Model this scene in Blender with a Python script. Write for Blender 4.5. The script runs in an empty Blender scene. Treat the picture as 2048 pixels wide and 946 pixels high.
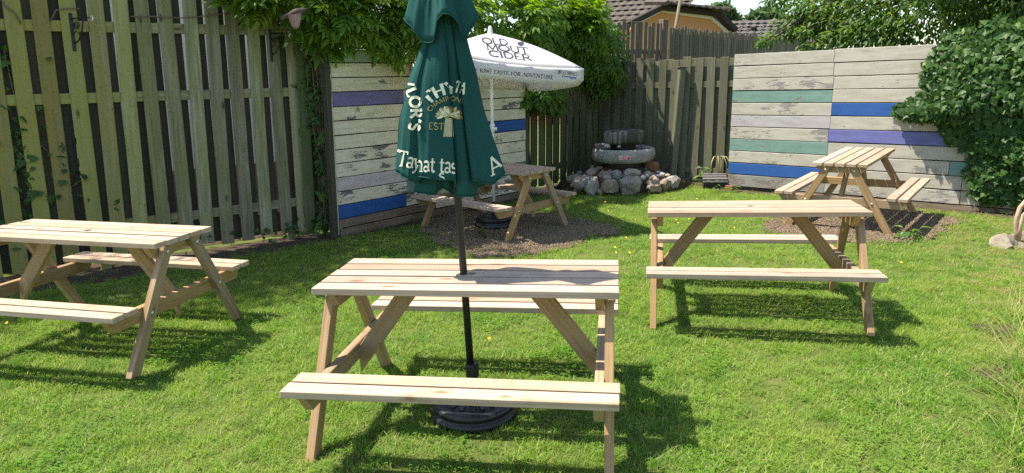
import bpy, bmesh, math, random
import numpy as np
from mathutils import Matrix, Vector, noise
from mathutils.bvhtree import BVHTree

random.seed(7); rng = np.random.default_rng(7)
scene = bpy.context.scene
C = scene.collection

# ---------------------------------------------------------------- camera
F_PX, PITCH, ROLL, CAM_H = 1348.66, 0.22411, -0.02753, 1.6666
cp, sp, cr, sr = math.cos(PITCH), math.sin(PITCH), math.cos(ROLL), math.sin(ROLL)
R0, UP0, FW = Vector((1, 0, 0)), Vector((0, sp, cp)), Vector((0, cp, -sp))
RT, UPV = cr * R0 + sr * UP0, cr * UP0 - sr * R0
cam_data = bpy.data.cameras.new('camera'); cam = bpy.data.objects.new('camera', cam_data); C.objects.link(cam)
cam.matrix_world = Matrix(((RT.x, UPV.x, -FW.x, 0), (RT.y, UPV.y, -FW.y, 0), (RT.z, UPV.z, -FW.z, CAM_H), (0, 0, 0, 1)))
cam_data.sensor_width = 36.0; cam_data.lens = F_PX * 36 / 2048; cam_data.clip_end = 2000; cam_data.clip_start = 0.05
scene.camera = cam
scene.cycles.use_denoising = False

# ---------------------------------------------------------------- sky, sun, exposure
SUN = Vector((-0.50, 0.085, 1.0)).normalized()                     # towards the sun
world = bpy.data.worlds.new('World'); scene.world = world; world.use_nodes = True
wn = world.node_tree; bg = wn.nodes['Background']
sky = wn.nodes.new('ShaderNodeTexSky'); sky.sky_type = 'NISHITA'; sky.sun_disc = False
sky.sun_elevation = math.asin(SUN.z); sky.sun_rotation = math.atan2(SUN.x, SUN.y)
sky.air_density = 1.0; sky.dust_density = 0.9; sky.ozone_density = 1.0
wn.links.new(sky.outputs[0], bg.inputs[0]); bg.inputs[1].default_value = 0.145
sun_data = bpy.data.lights.new('sun', 'SUN'); sun_data.energy = 5.0; sun_data.angle = math.radians(0.55); sun_data.color = (1.0, 0.955, 0.885)
sun = bpy.data.objects.new('sun', sun_data); C.objects.link(sun)
sun.rotation_euler = (-SUN).to_track_quat('-Z', 'Y').to_euler(); sun.location = (-10, 2, 20)
scene.view_settings.view_transform = 'Standard'; scene.view_settings.look = 'None'
scene.view_settings.exposure = 1.0; scene.view_settings.gamma = 1.0
scene.view_settings.use_white_balance = True; scene.view_settings.white_balance_temperature = 6850     # the phone's daylight balance

# ---------------------------------------------------------------- helpers
CAMO = Vector((0, 0, CAM_H))
def ray(u, v):
    a, b = u - 1024, v - 473
    uu, vv = cr * a + sr * b, -sr * a + cr * b
    return R0 * (uu / F_PX) + UP0 * (-vv / F_PX) + FW
def ground(u, v, z=0.0):
    r = ray(u, v); return CAMO + r * ((z - CAM_H) / r.z)
def at(u, v, y):                                                    # the point that far into the garden
    r = ray(u, v); return CAMO + r * (y / r.y)
def on_plane(u, v, A, n):
    r = ray(u, v); return CAMO + r * ((A - CAMO).dot(n) / r.dot(n))
UPR = Vector((0.023, 0.034, 0.999)).normalized()                    # plumb line: the garden slopes a little

def tag(o, label=None, cat=None, group=None, kind=None):
    if label: o['label'] = label
    if cat: o['category'] = cat
    if group: o['group'] = group
    if kind: o['kind'] = kind
    return o
def link(name, me, parent=None, M=None):
    o = bpy.data.objects.new(name, me); C.objects.link(o)
    if M is not None: o.matrix_world = M
    if parent is not None:
        o.parent = parent
        if M is not None: o.matrix_local = rootM(parent).inverted() @ M
    return o
_rm = {}
def rootM(o): return _rm.get(o.name, Matrix())
def reg(o, M): _rm[o.name] = M.copy(); return o
def thing(name, label, cat, M=None, group=None):
    if M is None: M = Matrix()
    elif isinstance(M, (Vector, tuple)): M = Matrix.Translation(Vector(M))
    o = bpy.data.objects.new(name, None); C.objects.link(o); o.matrix_world = M; o.empty_display_size = .1
    reg(o, M); return tag(o, label, cat, group)
def mesh(name, verts, faces, mat=None, smooth=False):
    me = bpy.data.meshes.new(name); me.from_pydata([tuple(v) for v in verts], [], faces)
    if mat: me.materials.append(mat)
    if smooth: me.shade_smooth()
    me.update(); return me
def part(name, me, parent, M=None):
    """a mesh given in world space (or with a world matrix M) as a child of parent"""
    if M is None: M = Matrix()
    o = bpy.data.objects.new(name, me); C.objects.link(o)
    if parent is not None:
        o.parent = parent; o.matrix_local = rootM(parent).inverted() @ M
        reg(o, M)
    else: o.matrix_world = M; reg(o, M)
    return o
def frame(o, x, y, z):
    return Matrix(((x.x, y.x, z.x, o.x), (x.y, y.y, z.y, o.y), (x.z, y.z, z.z, o.z), (0, 0, 0, 1)))
def frame_xy(o, x, y):
    x = x.normalized(); z = x.cross(y).normalized(); y = z.cross(x).normalized(); return frame(o, x, y, z)

class MB:
    def __init__(s): s.v = []; s.f = []
    def add(s, verts, faces, M=None):
        b = len(s.v); s.v += [(M @ Vector(v)) if M is not None else Vector(v) for v in verts]
        s.f += [tuple(b + i for i in f) for f in faces]; return s
    def chbox(s, sx, sy, sz, ch=.004, M=None):
        v, f = chamfer_box(sx, sy, sz, ch); return s.add(v, f, M)
    def tube(s, pts, rad, n=8, cap=True):
        pts = [Vector(p) for p in pts]; m = len(pts)
        if not hasattr(rad, '__len__'): rad = [rad] * m
        vs = []; up = None
        for i, p in enumerate(pts):
            t = (pts[min(i + 1, m - 1)] - pts[max(i - 1, 0)]).normalized()
            if up is None:
                up = Vector((0, 0, 1)) if abs(t.z) < .9 else Vector((1, 0, 0))
            a = t.cross(up).normalized(); up = a.cross(t).normalized()
            for k in range(n):
                an = 2 * math.pi * k / n
                vs.append(p + (a * math.cos(an) + up * math.sin(an)) * rad[i])
        fs = [(i * n + k, i * n + (k + 1) % n, (i + 1) * n + (k + 1) % n, (i + 1) * n + k) for i in range(m - 1) for k in range(n)]
        if cap: fs += [tuple(range(n))[::-1], tuple(range((m - 1) * n, m * n))]
        return s.add(vs, fs)
    def lathe(s, prof, n=32, M=None, wob=0):
        vs = []
        for (r, z) in prof:
            for k in range(n):
                a = 2 * math.pi * k / n; rr = r * (1 + wob * noise.noise(Vector((math.cos(a) * 2, math.sin(a) * 2, z * 6))))
                vs.append((rr * math.cos(a), rr * math.sin(a), z))
        m = len(prof)
        fs = [(i * n + k, i * n + (k + 1) % n, (i + 1) * n + (k + 1) % n, (i + 1) * n + k) for i in range(m - 1) for k in range(n)]
        if prof[0][0] > 1e-4: fs.append(tuple(range(n))[::-1])
        if prof[-1][0] > 1e-4: fs.append(tuple(range((m - 1) * n, m * n)))
        return s.add(vs, fs, M)
    def prism(s, poly, h0, h1, M=None):                             # poly in local xy, extruded along local z
        n = len(poly); v = [(x, y, h0) for x, y in poly] + [(x, y, h1) for x, y in poly]
        f = [tuple(range(n))[::-1], tuple(range(n, 2 * n))] + [(i, (i + 1) % n, n + (i + 1) % n, n + i) for i in range(n)]
        return s.add(v, f, M)
    def mesh(s, name, mat, smooth=False): return mesh(name, s.v, s.f, mat, smooth)
    def build(s, name, mat, parent=None, smooth=False): return part(name, s.mesh(name, mat, smooth), parent)

def chamfer_box(sx, sy, sz, ch):
    hx, hy, hz = sx / 2, sy / 2, sz / 2; v = []; idx = {}
    for i, (a, b, c) in enumerate([(x, y, z) for x in (-1, 1) for y in (-1, 1) for z in (-1, 1)]):
        for ax, p in enumerate(((a * hx, b * (hy - ch), c * (hz - ch)), (a * (hx - ch), b * hy, c * (hz - ch)), (a * (hx - ch), b * (hy - ch), c * hz))):
            idx[(a, b, c, ax)] = len(v); v.append(p)
    f = []; I = lambda a, b, c, ax: idx[(a, b, c, ax)]
    for s in (-1, 1):
        f.append([I(s, -1, -1, 0), I(s, 1, -1, 0), I(s, 1, 1, 0), I(s, -1, 1, 0)][::s])
        f.append([I(-1, s, -1, 1), I(-1, s, 1, 1), I(1, s, 1, 1), I(1, s, -1, 1)][::s])
        f.append([I(-1, -1, s, 2), I(1, -1, s, 2), I(1, 1, s, 2), I(-1, 1, s, 2)][::s])
    for a in (-1, 1):
        for b in (-1, 1):
            f.append([I(a, b, -1, 0), I(a, b, -1, 1), I(a, b, 1, 1), I(a, b, 1, 0)][::a * b])
            f.append([I(a, -1, b, 0), I(a, 1, b, 0), I(a, 1, b, 2), I(a, -1, b, 2)][::a * b])
            f.append([I(-1, a, b, 1), I(-1, a, b, 2), I(1, a, b, 2), I(1, a, b, 1)][::a * b])
            for c in (-1, 1):
                f.append([I(a, b, c, 0), I(a, b, c, 1), I(a, b, c, 2)][::a * b * c])
    return v, [tuple(x) for x in f]

# ---------------------------------------------------------------- node helpers
def nd(nt, typ, ins=None, **props):
    n = nt.nodes.new('ShaderNode' + typ)
    for k, v in props.items(): setattr(n, k, v)
    for k, v in (ins or {}).items():
        s = n.inputs[k]
        if hasattr(v, 'is_output') or isinstance(v, bpy.types.NodeSocket): nt.links.new(v, s)
        else: s.default_value = v
    return n
def ramp(nt, fac, stops, interp='LINEAR'):
    n = nt.nodes.new('ShaderNodeValToRGB'); nt.links.new(fac, n.inputs[0]); cr_ = n.color_ramp; cr_.interpolation = interp
    while len(cr_.elements) < len(stops): cr_.elements.new(0.5)
    for e, (p, c) in zip(cr_.elements, stops):
        e.position = p; e.color = (*c, 1) if hasattr(c, '__len__') else (c, c, c, 1)
    return n.outputs[0]
def mix(nt, fac, a, b, mode='MIX'):
    n = nt.nodes.new('ShaderNodeMix'); n.data_type = 'RGBA'; n.blend_type = mode; n.clamp_factor = True
    for s, v in ((n.inputs[0], fac), (n.inputs[6], a), (n.inputs[7], b)):
        if isinstance(v, bpy.types.NodeSocket): nt.links.new(v, s)
        else: s.default_value = (*v, 1) if hasattr(v, '__len__') and len(v) == 3 else v
    return n.outputs[2]
def math_(nt, op, a, b=0.0, c=None):
    n = nt.nodes.new('ShaderNodeMath'); n.operation = op
    for s, v in zip(n.inputs, (a, b, c)):
        if v is None: continue
        if isinstance(v, bpy.types.NodeSocket): nt.links.new(v, s)
        else: s.default_value = v
    return n.outputs[0]
def new_mat(name, rough=.7, color=(.5, .5, .5), spec=.3, metal=0.0):
    m = bpy.data.materials.new(name); m.use_nodes = True; nt = m.node_tree; p = nt.nodes['Principled BSDF']
    p.inputs['Base Color'].default_value = (*color, 1); p.inputs['Roughness'].default_value = rough
    p.inputs['Specular IOR Level'].default_value = spec; p.inputs['Metallic'].default_value = metal
    return m, nt, p
def obj_coords(nt, scale=(1, 1, 1), rand=True, coord='Object'):
    tc = nd(nt, 'TexCoord'); out = tc.outputs[coord]
    if rand:
        oi = nd(nt, 'ObjectInfo'); off = nd(nt, 'VectorMath', {0: oi.outputs['Random'], 1: (37.0, 53.0, 71.0)}, operation='MULTIPLY')
        out = nd(nt, 'VectorMath', {0: out, 1: off.outputs[0]}, operation='ADD').outputs[0]
    return nd(nt, 'VectorMath', {0: out, 1: scale}, operation='MULTIPLY').outputs[0]
def noise_(nt, vec, scale=5., detail=4., rough=.55, dist=0.):
    return nd(nt, 'TexNoise', {'Vector': vec, 'Scale': scale, 'Detail': detail, 'Roughness': rough, 'Distortion': dist}).outputs[0]
def bump(nt, p, h, strength=.3, dist=.01):
    b = nd(nt, 'Bump', {'Height': h, 'Strength': strength, 'Distance': dist}); nt.links.new(b.outputs[0], p.inputs['Normal'])
def world_pos(nt): return nd(nt, 'NewGeometry').outputs['Position']

def plain(name, color, rough=.6, spec=.3, metal=0., var=.15, scale=12., bumpy=0.):
    m, nt, p = new_mat(name, rough, color, spec, metal)
    v = obj_coords(nt, rand=True); n = noise_(nt, v, scale, 5)
    c = mix(nt, n, tuple(x * (1 - var) for x in color), tuple(min(1, x * (1 + var)) for x in color))
    nt.links.new(c, p.inputs['Base Color'])
    if bumpy: bump(nt, p, n, bumpy, .01)
    return m

def wood_new(name, a, b, knot=(.20, .095, .035)):
    m, nt, p = new_mat(name, .62, a, .25)
    v = obj_coords(nt, (1, 1, 1))
    st = nd(nt, 'VectorMath', {0: v, 1: (.9, 14, 14)}, operation='MULTIPLY').outputs[0]
    wob = noise_(nt, nd(nt, 'VectorMath', {0: v, 1: (2.2, 6, 6)}, operation='MULTIPLY').outputs[0], 1.4, 3)
    ringc = nd(nt, 'VectorMath', {0: v, 1: (.5, 24, 24)}, operation='MULTIPLY').outputs[0]
    ring = noise_(nt, ringc, 1.6, 2, .5, 1.2)
    fine = noise_(nt, nd(nt, 'VectorMath', {0: v, 1: (3, 160, 160)}, operation='MULTIPLY').outputs[0], 1.5, 3)
    g = ramp(nt, ring, [(.34, 0), (.46, .75), (.54, .15), (.66, 1)])
    c = mix(nt, g, a, b)
    c = mix(nt, math_(nt, 'MULTIPLY', fine, .35), c, tuple(x * .62 for x in b))
    oi = nd(nt, 'ObjectInfo'); hs = nd(nt, 'HueSaturation', {'Hue': .5, 'Saturation': math_(nt, 'ADD', math_(nt, 'MULTIPLY', oi.outputs['Random'], .3), .85), 'Value': math_(nt, 'ADD', math_(nt, 'MULTIPLY', math_(nt, 'FRACT', math_(nt, 'MULTIPLY', oi.outputs['Random'], 17.3)), .36), .78), 'Color': c})
    vo = nd(nt, 'TexVoronoi', {'Vector': nd(nt, 'VectorMath', {0: v, 1: (2.6, 7.5, 7.5)}, operation='MULTIPLY').outputs[0], 'Scale': 1.0, 'Randomness': 1.0}, feature='F1')
    k = ramp(nt, math_(nt, 'ADD', vo.outputs['Distance'], math_(nt, 'MULTIPLY', wob, .06)), [(.08, 1), (.115, .75), (.125, .35), (.2, .0)])
    c = mix(nt, math_(nt, 'MULTIPLY', k, .8), hs.outputs[0], knot)
    dirt = ramp(nt, noise_(nt, v, 5.5, 4), [(.54, 0), (.75, .5)])
    c = mix(nt, dirt, c, (.20, .15, .10))
    nt.links.new(c, p.inputs['Base Color'])
    bump(nt, p, math_(nt, 'ADD', math_(nt, 'MULTIPLY', fine, .6), ring), .35, .003)
    return m
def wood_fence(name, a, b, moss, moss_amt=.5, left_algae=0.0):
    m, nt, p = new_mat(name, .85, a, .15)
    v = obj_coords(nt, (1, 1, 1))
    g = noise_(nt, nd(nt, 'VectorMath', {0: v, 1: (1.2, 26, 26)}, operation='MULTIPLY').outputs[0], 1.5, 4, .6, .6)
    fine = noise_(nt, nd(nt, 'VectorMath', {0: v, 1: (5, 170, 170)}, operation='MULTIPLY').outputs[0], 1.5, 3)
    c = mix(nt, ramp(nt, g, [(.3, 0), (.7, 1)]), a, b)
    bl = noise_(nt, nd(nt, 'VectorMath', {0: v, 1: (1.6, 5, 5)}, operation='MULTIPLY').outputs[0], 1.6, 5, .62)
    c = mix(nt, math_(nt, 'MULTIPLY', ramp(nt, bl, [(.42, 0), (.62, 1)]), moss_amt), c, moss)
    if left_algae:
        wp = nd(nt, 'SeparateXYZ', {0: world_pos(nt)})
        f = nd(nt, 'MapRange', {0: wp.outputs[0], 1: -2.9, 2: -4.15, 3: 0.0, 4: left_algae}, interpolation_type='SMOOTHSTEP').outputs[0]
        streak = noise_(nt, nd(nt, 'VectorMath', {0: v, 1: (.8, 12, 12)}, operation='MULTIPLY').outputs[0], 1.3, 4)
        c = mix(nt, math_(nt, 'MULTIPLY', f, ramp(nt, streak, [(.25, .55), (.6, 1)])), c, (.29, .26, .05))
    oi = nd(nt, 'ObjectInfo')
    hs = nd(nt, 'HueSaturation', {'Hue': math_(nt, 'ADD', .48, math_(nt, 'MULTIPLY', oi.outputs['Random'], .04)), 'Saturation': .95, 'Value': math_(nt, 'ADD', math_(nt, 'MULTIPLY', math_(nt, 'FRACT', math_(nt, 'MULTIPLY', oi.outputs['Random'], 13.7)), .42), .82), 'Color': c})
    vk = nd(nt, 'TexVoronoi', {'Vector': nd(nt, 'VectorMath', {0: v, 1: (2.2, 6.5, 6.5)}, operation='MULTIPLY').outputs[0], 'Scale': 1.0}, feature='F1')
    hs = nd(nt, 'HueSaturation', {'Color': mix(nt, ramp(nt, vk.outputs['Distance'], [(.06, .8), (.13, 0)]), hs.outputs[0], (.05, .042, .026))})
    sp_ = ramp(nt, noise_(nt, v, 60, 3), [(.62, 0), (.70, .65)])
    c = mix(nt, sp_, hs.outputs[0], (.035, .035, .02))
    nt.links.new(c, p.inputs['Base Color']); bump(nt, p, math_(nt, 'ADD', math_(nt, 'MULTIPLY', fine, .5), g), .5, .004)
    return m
def paint(name, col, peel=.35, bare=(.20, .18, .155), dirt=.6, rough=.6):
    m, nt, p = new_mat(name, rough, col, .3)
    v = obj_coords(nt, (1, 1, 1))
    big = noise_(nt, nd(nt, 'VectorMath', {0: v, 1: (1.6, 3.6, 3.6)}, operation='MULTIPLY').outputs[0], 1.3, 3, .5)
    edge = noise_(nt, nd(nt, 'VectorMath', {0: v, 1: (7, 24, 24)}, operation='MULTIPLY').outputs[0], 1.6, 6, .68, .4)
    k = math_(nt, 'ADD', math_(nt, 'MULTIPLY', big, .62), math_(nt, 'MULTIPLY', edge, .38))
    t = .70 - .25 * peel
    mask = ramp(nt, k, [(t, 0), (t + .012, 1)])
    crack = noise_(nt, nd(nt, 'VectorMath', {0: v, 1: (1.0, 60, 60)}, operation='MULTIPLY').outputs[0], 1.7, 4, .6)
    cmask = math_(nt, 'MULTIPLY', ramp(nt, crack, [(.62, 0), (.66, 1)]), ramp(nt, big, [(.42, 0), (.6, 1)]))
    mask = math_(nt, 'MAXIMUM', mask, math_(nt, 'MULTIPLY', cmask, min(1.0, peel * 1.8)))
    gr = noise_(nt, nd(nt, 'VectorMath', {0: v, 1: (1.2, 50, 50)}, operation='MULTIPLY').outputs[0], 1.6, 4)
    barec = mix(nt, gr, tuple(x * .45 for x in bare), tuple(x * 1.35 for x in bare))
    d = noise_(nt, nd(nt, 'VectorMath', {0: v, 1: (2.5, 9, 9)}, operation='MULTIPLY').outputs[0], 1.8, 5, .6)
    pc = mix(nt, math_(nt, 'MULTIPLY', ramp(nt, d, [(.42, 0), (.75, 1)]), dirt), col, tuple(x * y for x, y in zip(col, (.62, .56, .48))))
    nail = nd(nt, 'TexVoronoi', {'Vector': v, 'Scale': 9.}, feature='F1')
    pc = mix(nt, ramp(nt, nail.outputs['Distance'], [(.03, .85), (.045, 0)]), pc, (.09, .07, .05))
    c = mix(nt, mask, pc, barec); nt.links.new(c, p.inputs['Base Color'])
    rgh = math_(nt, 'ADD', math_(nt, 'MULTIPLY', mask, .3), rough); nt.links.new(rgh, p.inputs['Roughness'])
    h = math_(nt, 'SUBTRACT', math_(nt, 'MULTIPLY', gr, .35), mask); bump(nt, p, h, .55, .004)
    return m
def leaf_mat(name, dark, light, young, rough=.42, trans=.4, spec=.45):
    """attribute rnd (one value per leaf) picks its colour between dark, light and young leaf"""
    m, nt, p = new_mat(name, rough, dark, spec)
    at_ = nd(nt, 'Attribute', attribute_name='rnd')
    f = at_.outputs['Fac']
    c = ramp(nt, f, [(0, (.17, .10, .035)), (.03, (.15, .10, .035)), (.045, dark), (.62, light), (.86, light), (1, young)])
    n = noise_(nt, world_pos(nt), 3.5, 3); c = mix(nt, math_(nt, 'MULTIPLY', n, .5), c, dark)
    nt.links.new(c, p.inputs['Base Color'])
    tr = nd(nt, 'BsdfTranslucent', {'Color': nd(nt, 'HueSaturation', {'Hue': .485, 'Saturation': 1.15, 'Value': 1.7, 'Color': c}).outputs[0]})
    mx = nd(nt, 'MixShader', {0: trans, 1: p.outputs[0], 2: tr.outputs[0]})
    nt.links.new(mx.outputs[0], nt.nodes['Material Output'].inputs[0]); return m
def rock_mat(name, a, b, spots=(.5, .5, .46), sc=6.):
    m, nt, p = new_mat(name, .85, a, .2)
    v = obj_coords(nt, (1, 1, 1)); n = noise_(nt, v, sc, 6, .65); f = noise_(nt, v, sc * 9, 4, .7)
    c = mix(nt, ramp(nt, n, [(.35, 0), (.65, 1)]), a, b)
    c = mix(nt, ramp(nt, f, [(.55, 0), (.68, .8)]), c, spots)
    c = mix(nt, ramp(nt, f, [(.3, .8), (.42, 0)]), c, tuple(x * .35 for x in a))
    oi = nd(nt, 'ObjectInfo'); hs = nd(nt, 'HueSaturation', {'Hue': math_(nt, 'ADD', .49, math_(nt, 'MULTIPLY', oi.outputs['Random'], .02)), 'Saturation': 1.0, 'Value': math_(nt, 'ADD', .75, math_(nt, 'MULTIPLY', oi.outputs['Random'], .5)), 'Color': c})
    nt.links.new(hs.outputs[0], p.inputs['Base Color'])
    bump(nt, p, math_(nt, 'ADD', n, math_(nt, 'MULTIPLY', f, .4)), .7, .02); return m

M_ = {}
M_['pine'] = wood_new('pine', (.54, .425, .325), (.39, .275, .18))  # tabletops and seats: their sunlit paleness is put into the wood colour
M_['pine_warm'] = wood_new('pine_warm', (.49, .34, .195), (.32, .195, .09))  # legs and frame: the orange they show in shade is in the colour
M_['fence'] = wood_fence('fence_wood', (.125, .112, .070), (.34, .31, .205), (.19, .185, .065), .6, .85)
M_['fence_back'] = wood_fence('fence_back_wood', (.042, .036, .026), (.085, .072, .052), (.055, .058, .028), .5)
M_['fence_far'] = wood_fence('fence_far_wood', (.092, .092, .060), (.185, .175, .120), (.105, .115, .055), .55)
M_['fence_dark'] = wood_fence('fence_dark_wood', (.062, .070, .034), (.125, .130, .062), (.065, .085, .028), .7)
M_['tall_fence'] = wood_fence('tall_fence_wood', (.13, .105, .078), (.25, .20, .145), (.11, .10, .06), .5)
M_['old_dark'] = wood_fence('old_dark_wood', (.030, .024, .020), (.075, .062, .055), (.04, .035, .028), .5)
M_['sleeper'] = wood_fence('bare_plank_wood', (.15, .11, .075), (.27, .21, .15), (.12, .085, .05), .6)
M_['step'] = wood_fence('step_wood', (.14, .12, .115), (.30, .265, .25), (.16, .14, .13), .4)
M_['cream'] = paint('cream_paint', (.72, .64, .475), .36)
M_['cream2'] = paint('worn_cream_paint', (.72, .64, .485), .60)
M_['white'] = paint('white_paint', (.44, .415, .34), .34, bare=(.27, .25, .225))
M_['white2'] = paint('worn_white_paint', (.44, .415, .345), .56, bare=(.27, .25, .225))
M_['lilac'] = paint('pale_lilac_paint', (.42, .395, .40), .28)
M_['pink'] = paint('pale_pink_paint', (.56, .47, .45), .28)
M_['teal'] = paint('teal_paint', (.17, .285, .24), .30)
M_['mint'] = paint('mint_paint', (.30, .42, .33), .22)
M_['blue'] = paint('blue_paint', (.022, .095, .31), .22, dirt=.35)
M_['purple'] = paint('violet_paint', (.185, .155, .34), .16)
M_['peri'] = paint('periwinkle_paint', (.14, .15, .36), .22)
M_['greywood'] = paint('grey_bare_paint', (.27, .265, .235), .75)
M_['steel'] = plain('zinc_bolt', (.62, .63, .65), .35, .5, .9, .05)
M_['black_plastic'] = plain('black_plastic', (.013, .014, .018), .38, .5, 0, .3, 30)
M_['black_iron'] = plain('black_iron', (.010, .011, .013), .5, .4, 0, .3, 30)
M_['pole_black'] = plain('black_pole', (.014, .014, .015), .35, .5, 0, .3, 8)
M_['pole_white'] = plain('white_pole', (.70, .71, .73), .35, .5, 0, .05, 8)
M_['print_cream'] = plain('cream_print', (.78, .76, .58), .8, .1, 0, .05)
M_['print_gold'] = plain('gold_print', (.42, .32, .13), .8, .1, 0, .08)
M_['print_ink'] = plain('dark_ink_print', (.055, .05, .075), .8, .1, 0, .08)
M_['print_blue'] = plain('blue_ink_print', (.05, .09, .35), .8, .1, 0, .08)
M_['red'] = plain('red_sign', (.60, .03, .035), .5, .3, 0, .05)
M_['sign_white'] = plain('white_sign', (.78, .77, .75), .5, .3, 0, .04)
M_['yellow'] = plain('yellow_petal', (.75, .50, .02), .5, .3, 0, .1)
M_['stem'] = plain('vine_stem', (.16, .115, .075), .8, .2, 0, .4, 20, .4)
M_['driftwood'] = plain('pale_branch', (.42, .31, .215), .8, .2, 0, .25, 20, .4)
M_['bark'] = plain('bark', (.10, .08, .06), .9, .15, 0, .5, 14, .8)
M_['brick'] = plain('brown_brick', (.22, .13, .085), .85, .2, 0, .3, 9, .4)
M_['coping'] = plain('pale_coping', (.62, .56, .48), .8, .2, 0, .12, 7, .2)
M_['pale_wall'] = plain('pale_render', (.72, .62, .56), .9, .1, 0, .07, 3, .1)
M_['orange'] = plain('orange_render', (.63, .30, .135), .9, .1, 0, .07, 4, .2)
M_['trim'] = plain('cream_trim', (.78, .70, .62), .6, .3, 0, .05)
M_['barge'] = plain('dark_bargeboard', (.045, .036, .030), .8, .2, 0, .3, 6)
M_['tile'] = plain('concrete_roof_tile', (.105, .088, .072), .9, .15, 0, .4, 2.5, .4)
M_['tile2'] = plain('grey_roof_tile', (.105, .096, .090), .9, .15, 0, .4, 2.0, .4)
M_['terracotta'] = plain('terracotta_block', (.20, .095, .045), .85, .2, 0, .35, 14, .5)
M_['ivy'] = leaf_mat('ivy_leaf', (.020, .060, .014), (.062, .135, .026), (.18, .26, .06), .5, .28, .28)
M_['wist'] = leaf_mat('wisteria_leaf', (.058, .135, .022), (.165, .275, .036), (.36, .45, .05), .45, .55, .35)  # last tone doubles as the sunlit yellow-green of the climber tops
M_['tree'] = leaf_mat('tree_leaf', (.045, .105, .024), (.110, .195, .036), (.20, .28, .05), .48, .48, .35)
M_['fartree'] = leaf_mat('far_tree_leaf', (.055, .10, .045), (.10, .16, .06), (.17, .24, .08), .6, .35, .2)
M_['weed'] = leaf_mat('weed_leaf', (.06, .14, .03), (.12, .24, .05), (.22, .34, .08), .45, .4, .35)
M_['rock'] = rock_mat('grey_rock', (.22, .20, .17), (.42, .385, .33), (.58, .55, .49))
M_['rock_brown'] = rock_mat('brown_rock', (.22, .16, .11), (.42, .33, .245), (.52, .46, .38))
M_['rock_pale'] = rock_mat('pale_pebble', (.42, .38, .33), (.56, .52, .46), (.6, .57, .52), 10)
M_['rock_pink'] = rock_mat('pink_pebble', (.36, .23, .155), (.48, .34, .25), (.5, .42, .35), 10)
M_['rock_slate'] = rock_mat('blue_grey_pebble', (.13, .145, .17), (.27, .29, .31), (.36, .37, .38), 10)
M_['sandstone'] = rock_mat('sandstone_rock', (.20, .165, .12), (.30, .25, .19), (.34, .30, .24), 4)
M_['granite'] = rock_mat('granite', (.24, .23, .21), (.44, .425, .385), (.62, .60, .55), 3.2)

# cloth
def cloth(name, col, trans=.25, rough=.85):
    m, nt, p = new_mat(name, rough, col, .2)
    v = obj_coords(nt, (1, 1, 1), False); n = noise_(nt, v, 3.0, 4); w = noise_(nt, v, 260, 2)
    c = mix(nt, n, tuple(x * .82 for x in col), tuple(min(1, x * 1.15) for x in col)); nt.links.new(c, p.inputs['Base Color'])
    bump(nt, p, math_(nt, 'ADD', math_(nt, 'MULTIPLY', noise_(nt, v, 22, 3), .8), math_(nt, 'MULTIPLY', w, .15)), .25, .006)
    tr = nd(nt, 'BsdfTranslucent', {'Color': c}); mx = nd(nt, 'MixShader', {0: trans, 1: p.outputs[0], 2: tr.outputs[0]})
    nt.links.new(mx.outputs[0], nt.nodes['Material Output'].inputs[0]); return m
M_['green_cloth'] = cloth('dark_green_canvas', (.014, .082, .074), .12)
M_['white_cloth'] = cloth('white_canvas', (.84, .81, .79), .5)

def wet_stone(name):                                                # algae runs down the capstone
    m, nt, p = new_mat(name, .5, (.2, .2, .18), .4)
    v = obj_coords(nt, (1, 1, 1), False)
    st = noise_(nt, nd(nt, 'VectorMath', {0: v, 1: (8.5, 8.5, .8)}, operation='MULTIPLY').outputs[0], 1.0, 3, .5)
    f = noise_(nt, v, 45, 4)
    c = mix(nt, f, (.12, .118, .095), (.30, .295, .26)); c = mix(nt, ramp(nt, st, [(.42, 0), (.56, .95)]), c, (.024, .025, .012))
    nt.links.new(c, p.inputs['Base Color']); bump(nt, p, f, .5, .01); return m
M_['wet_stone'] = wet_stone('wet_capstone')
m, nt, p = new_mat('fountain_water', .04, (.012, .016, .018), .6); p.inputs['IOR'].default_value = 1.33; M_['water'] = m
bump(nt, p, noise_(nt, obj_coords(nt, (1, 1, 1), False), 14, 3), .15, .02)

# ground: soil and thatch seen between the blades
def ground_mat():
    m, nt, p = new_mat('lawn_soil', .95, (.06, .09, .02), .1)
    w = world_pos(nt); big = noise_(nt, w, .9, 4); f = noise_(nt, w, 38, 5, .7)
    c = mix(nt, ramp(nt, big, [(.4, 0), (.7, 1)]), (.075, .115, .022), (.125, .145, .042))
    c = mix(nt, ramp(nt, f, [(.5, 0), (.72, .8)]), c, (.13, .13, .045)); c = mix(nt, ramp(nt, f, [(.3, .8), (.45, 0)]), c, (.035, .045, .012))
    nt.links.new(c, p.inputs['Base Color']); bump(nt, p, f, .8, .02); return m
def soil_mat():
    m, nt, p = new_mat('bare_soil', .95, (.07, .05, .035), .1)
    w = world_pos(nt); f = noise_(nt, w, 26, 6, .7); g = noise_(nt, w, 90, 3)
    c = mix(nt, f, (.035, .026, .018), (.125, .092, .062)); c = mix(nt, ramp(nt, g, [(.62, 0), (.68, 1)]), c, (.24, .18, .12))
    nt.links.new(c, p.inputs['Base Color']); bump(nt, p, f, 1, .03); return m
def gravel_bed():
    m, nt, p = new_mat('gravel_bed', .95, (.12, .1, .09), .1)
    vo = nd(nt, 'TexVoronoi', {'Vector': world_pos(nt), 'Scale': 70.}, feature='F1')
    c = mix(nt, nd(nt, 'SeparateColor', {0: vo.outputs['Color']}).outputs[0], (.080, .055, .034), (.24, .18, .12)); nt.links.new(c, p.inputs['Base Color'])
    bump(nt, p, vo.outputs['Distance'], .8, .012); return m
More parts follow.
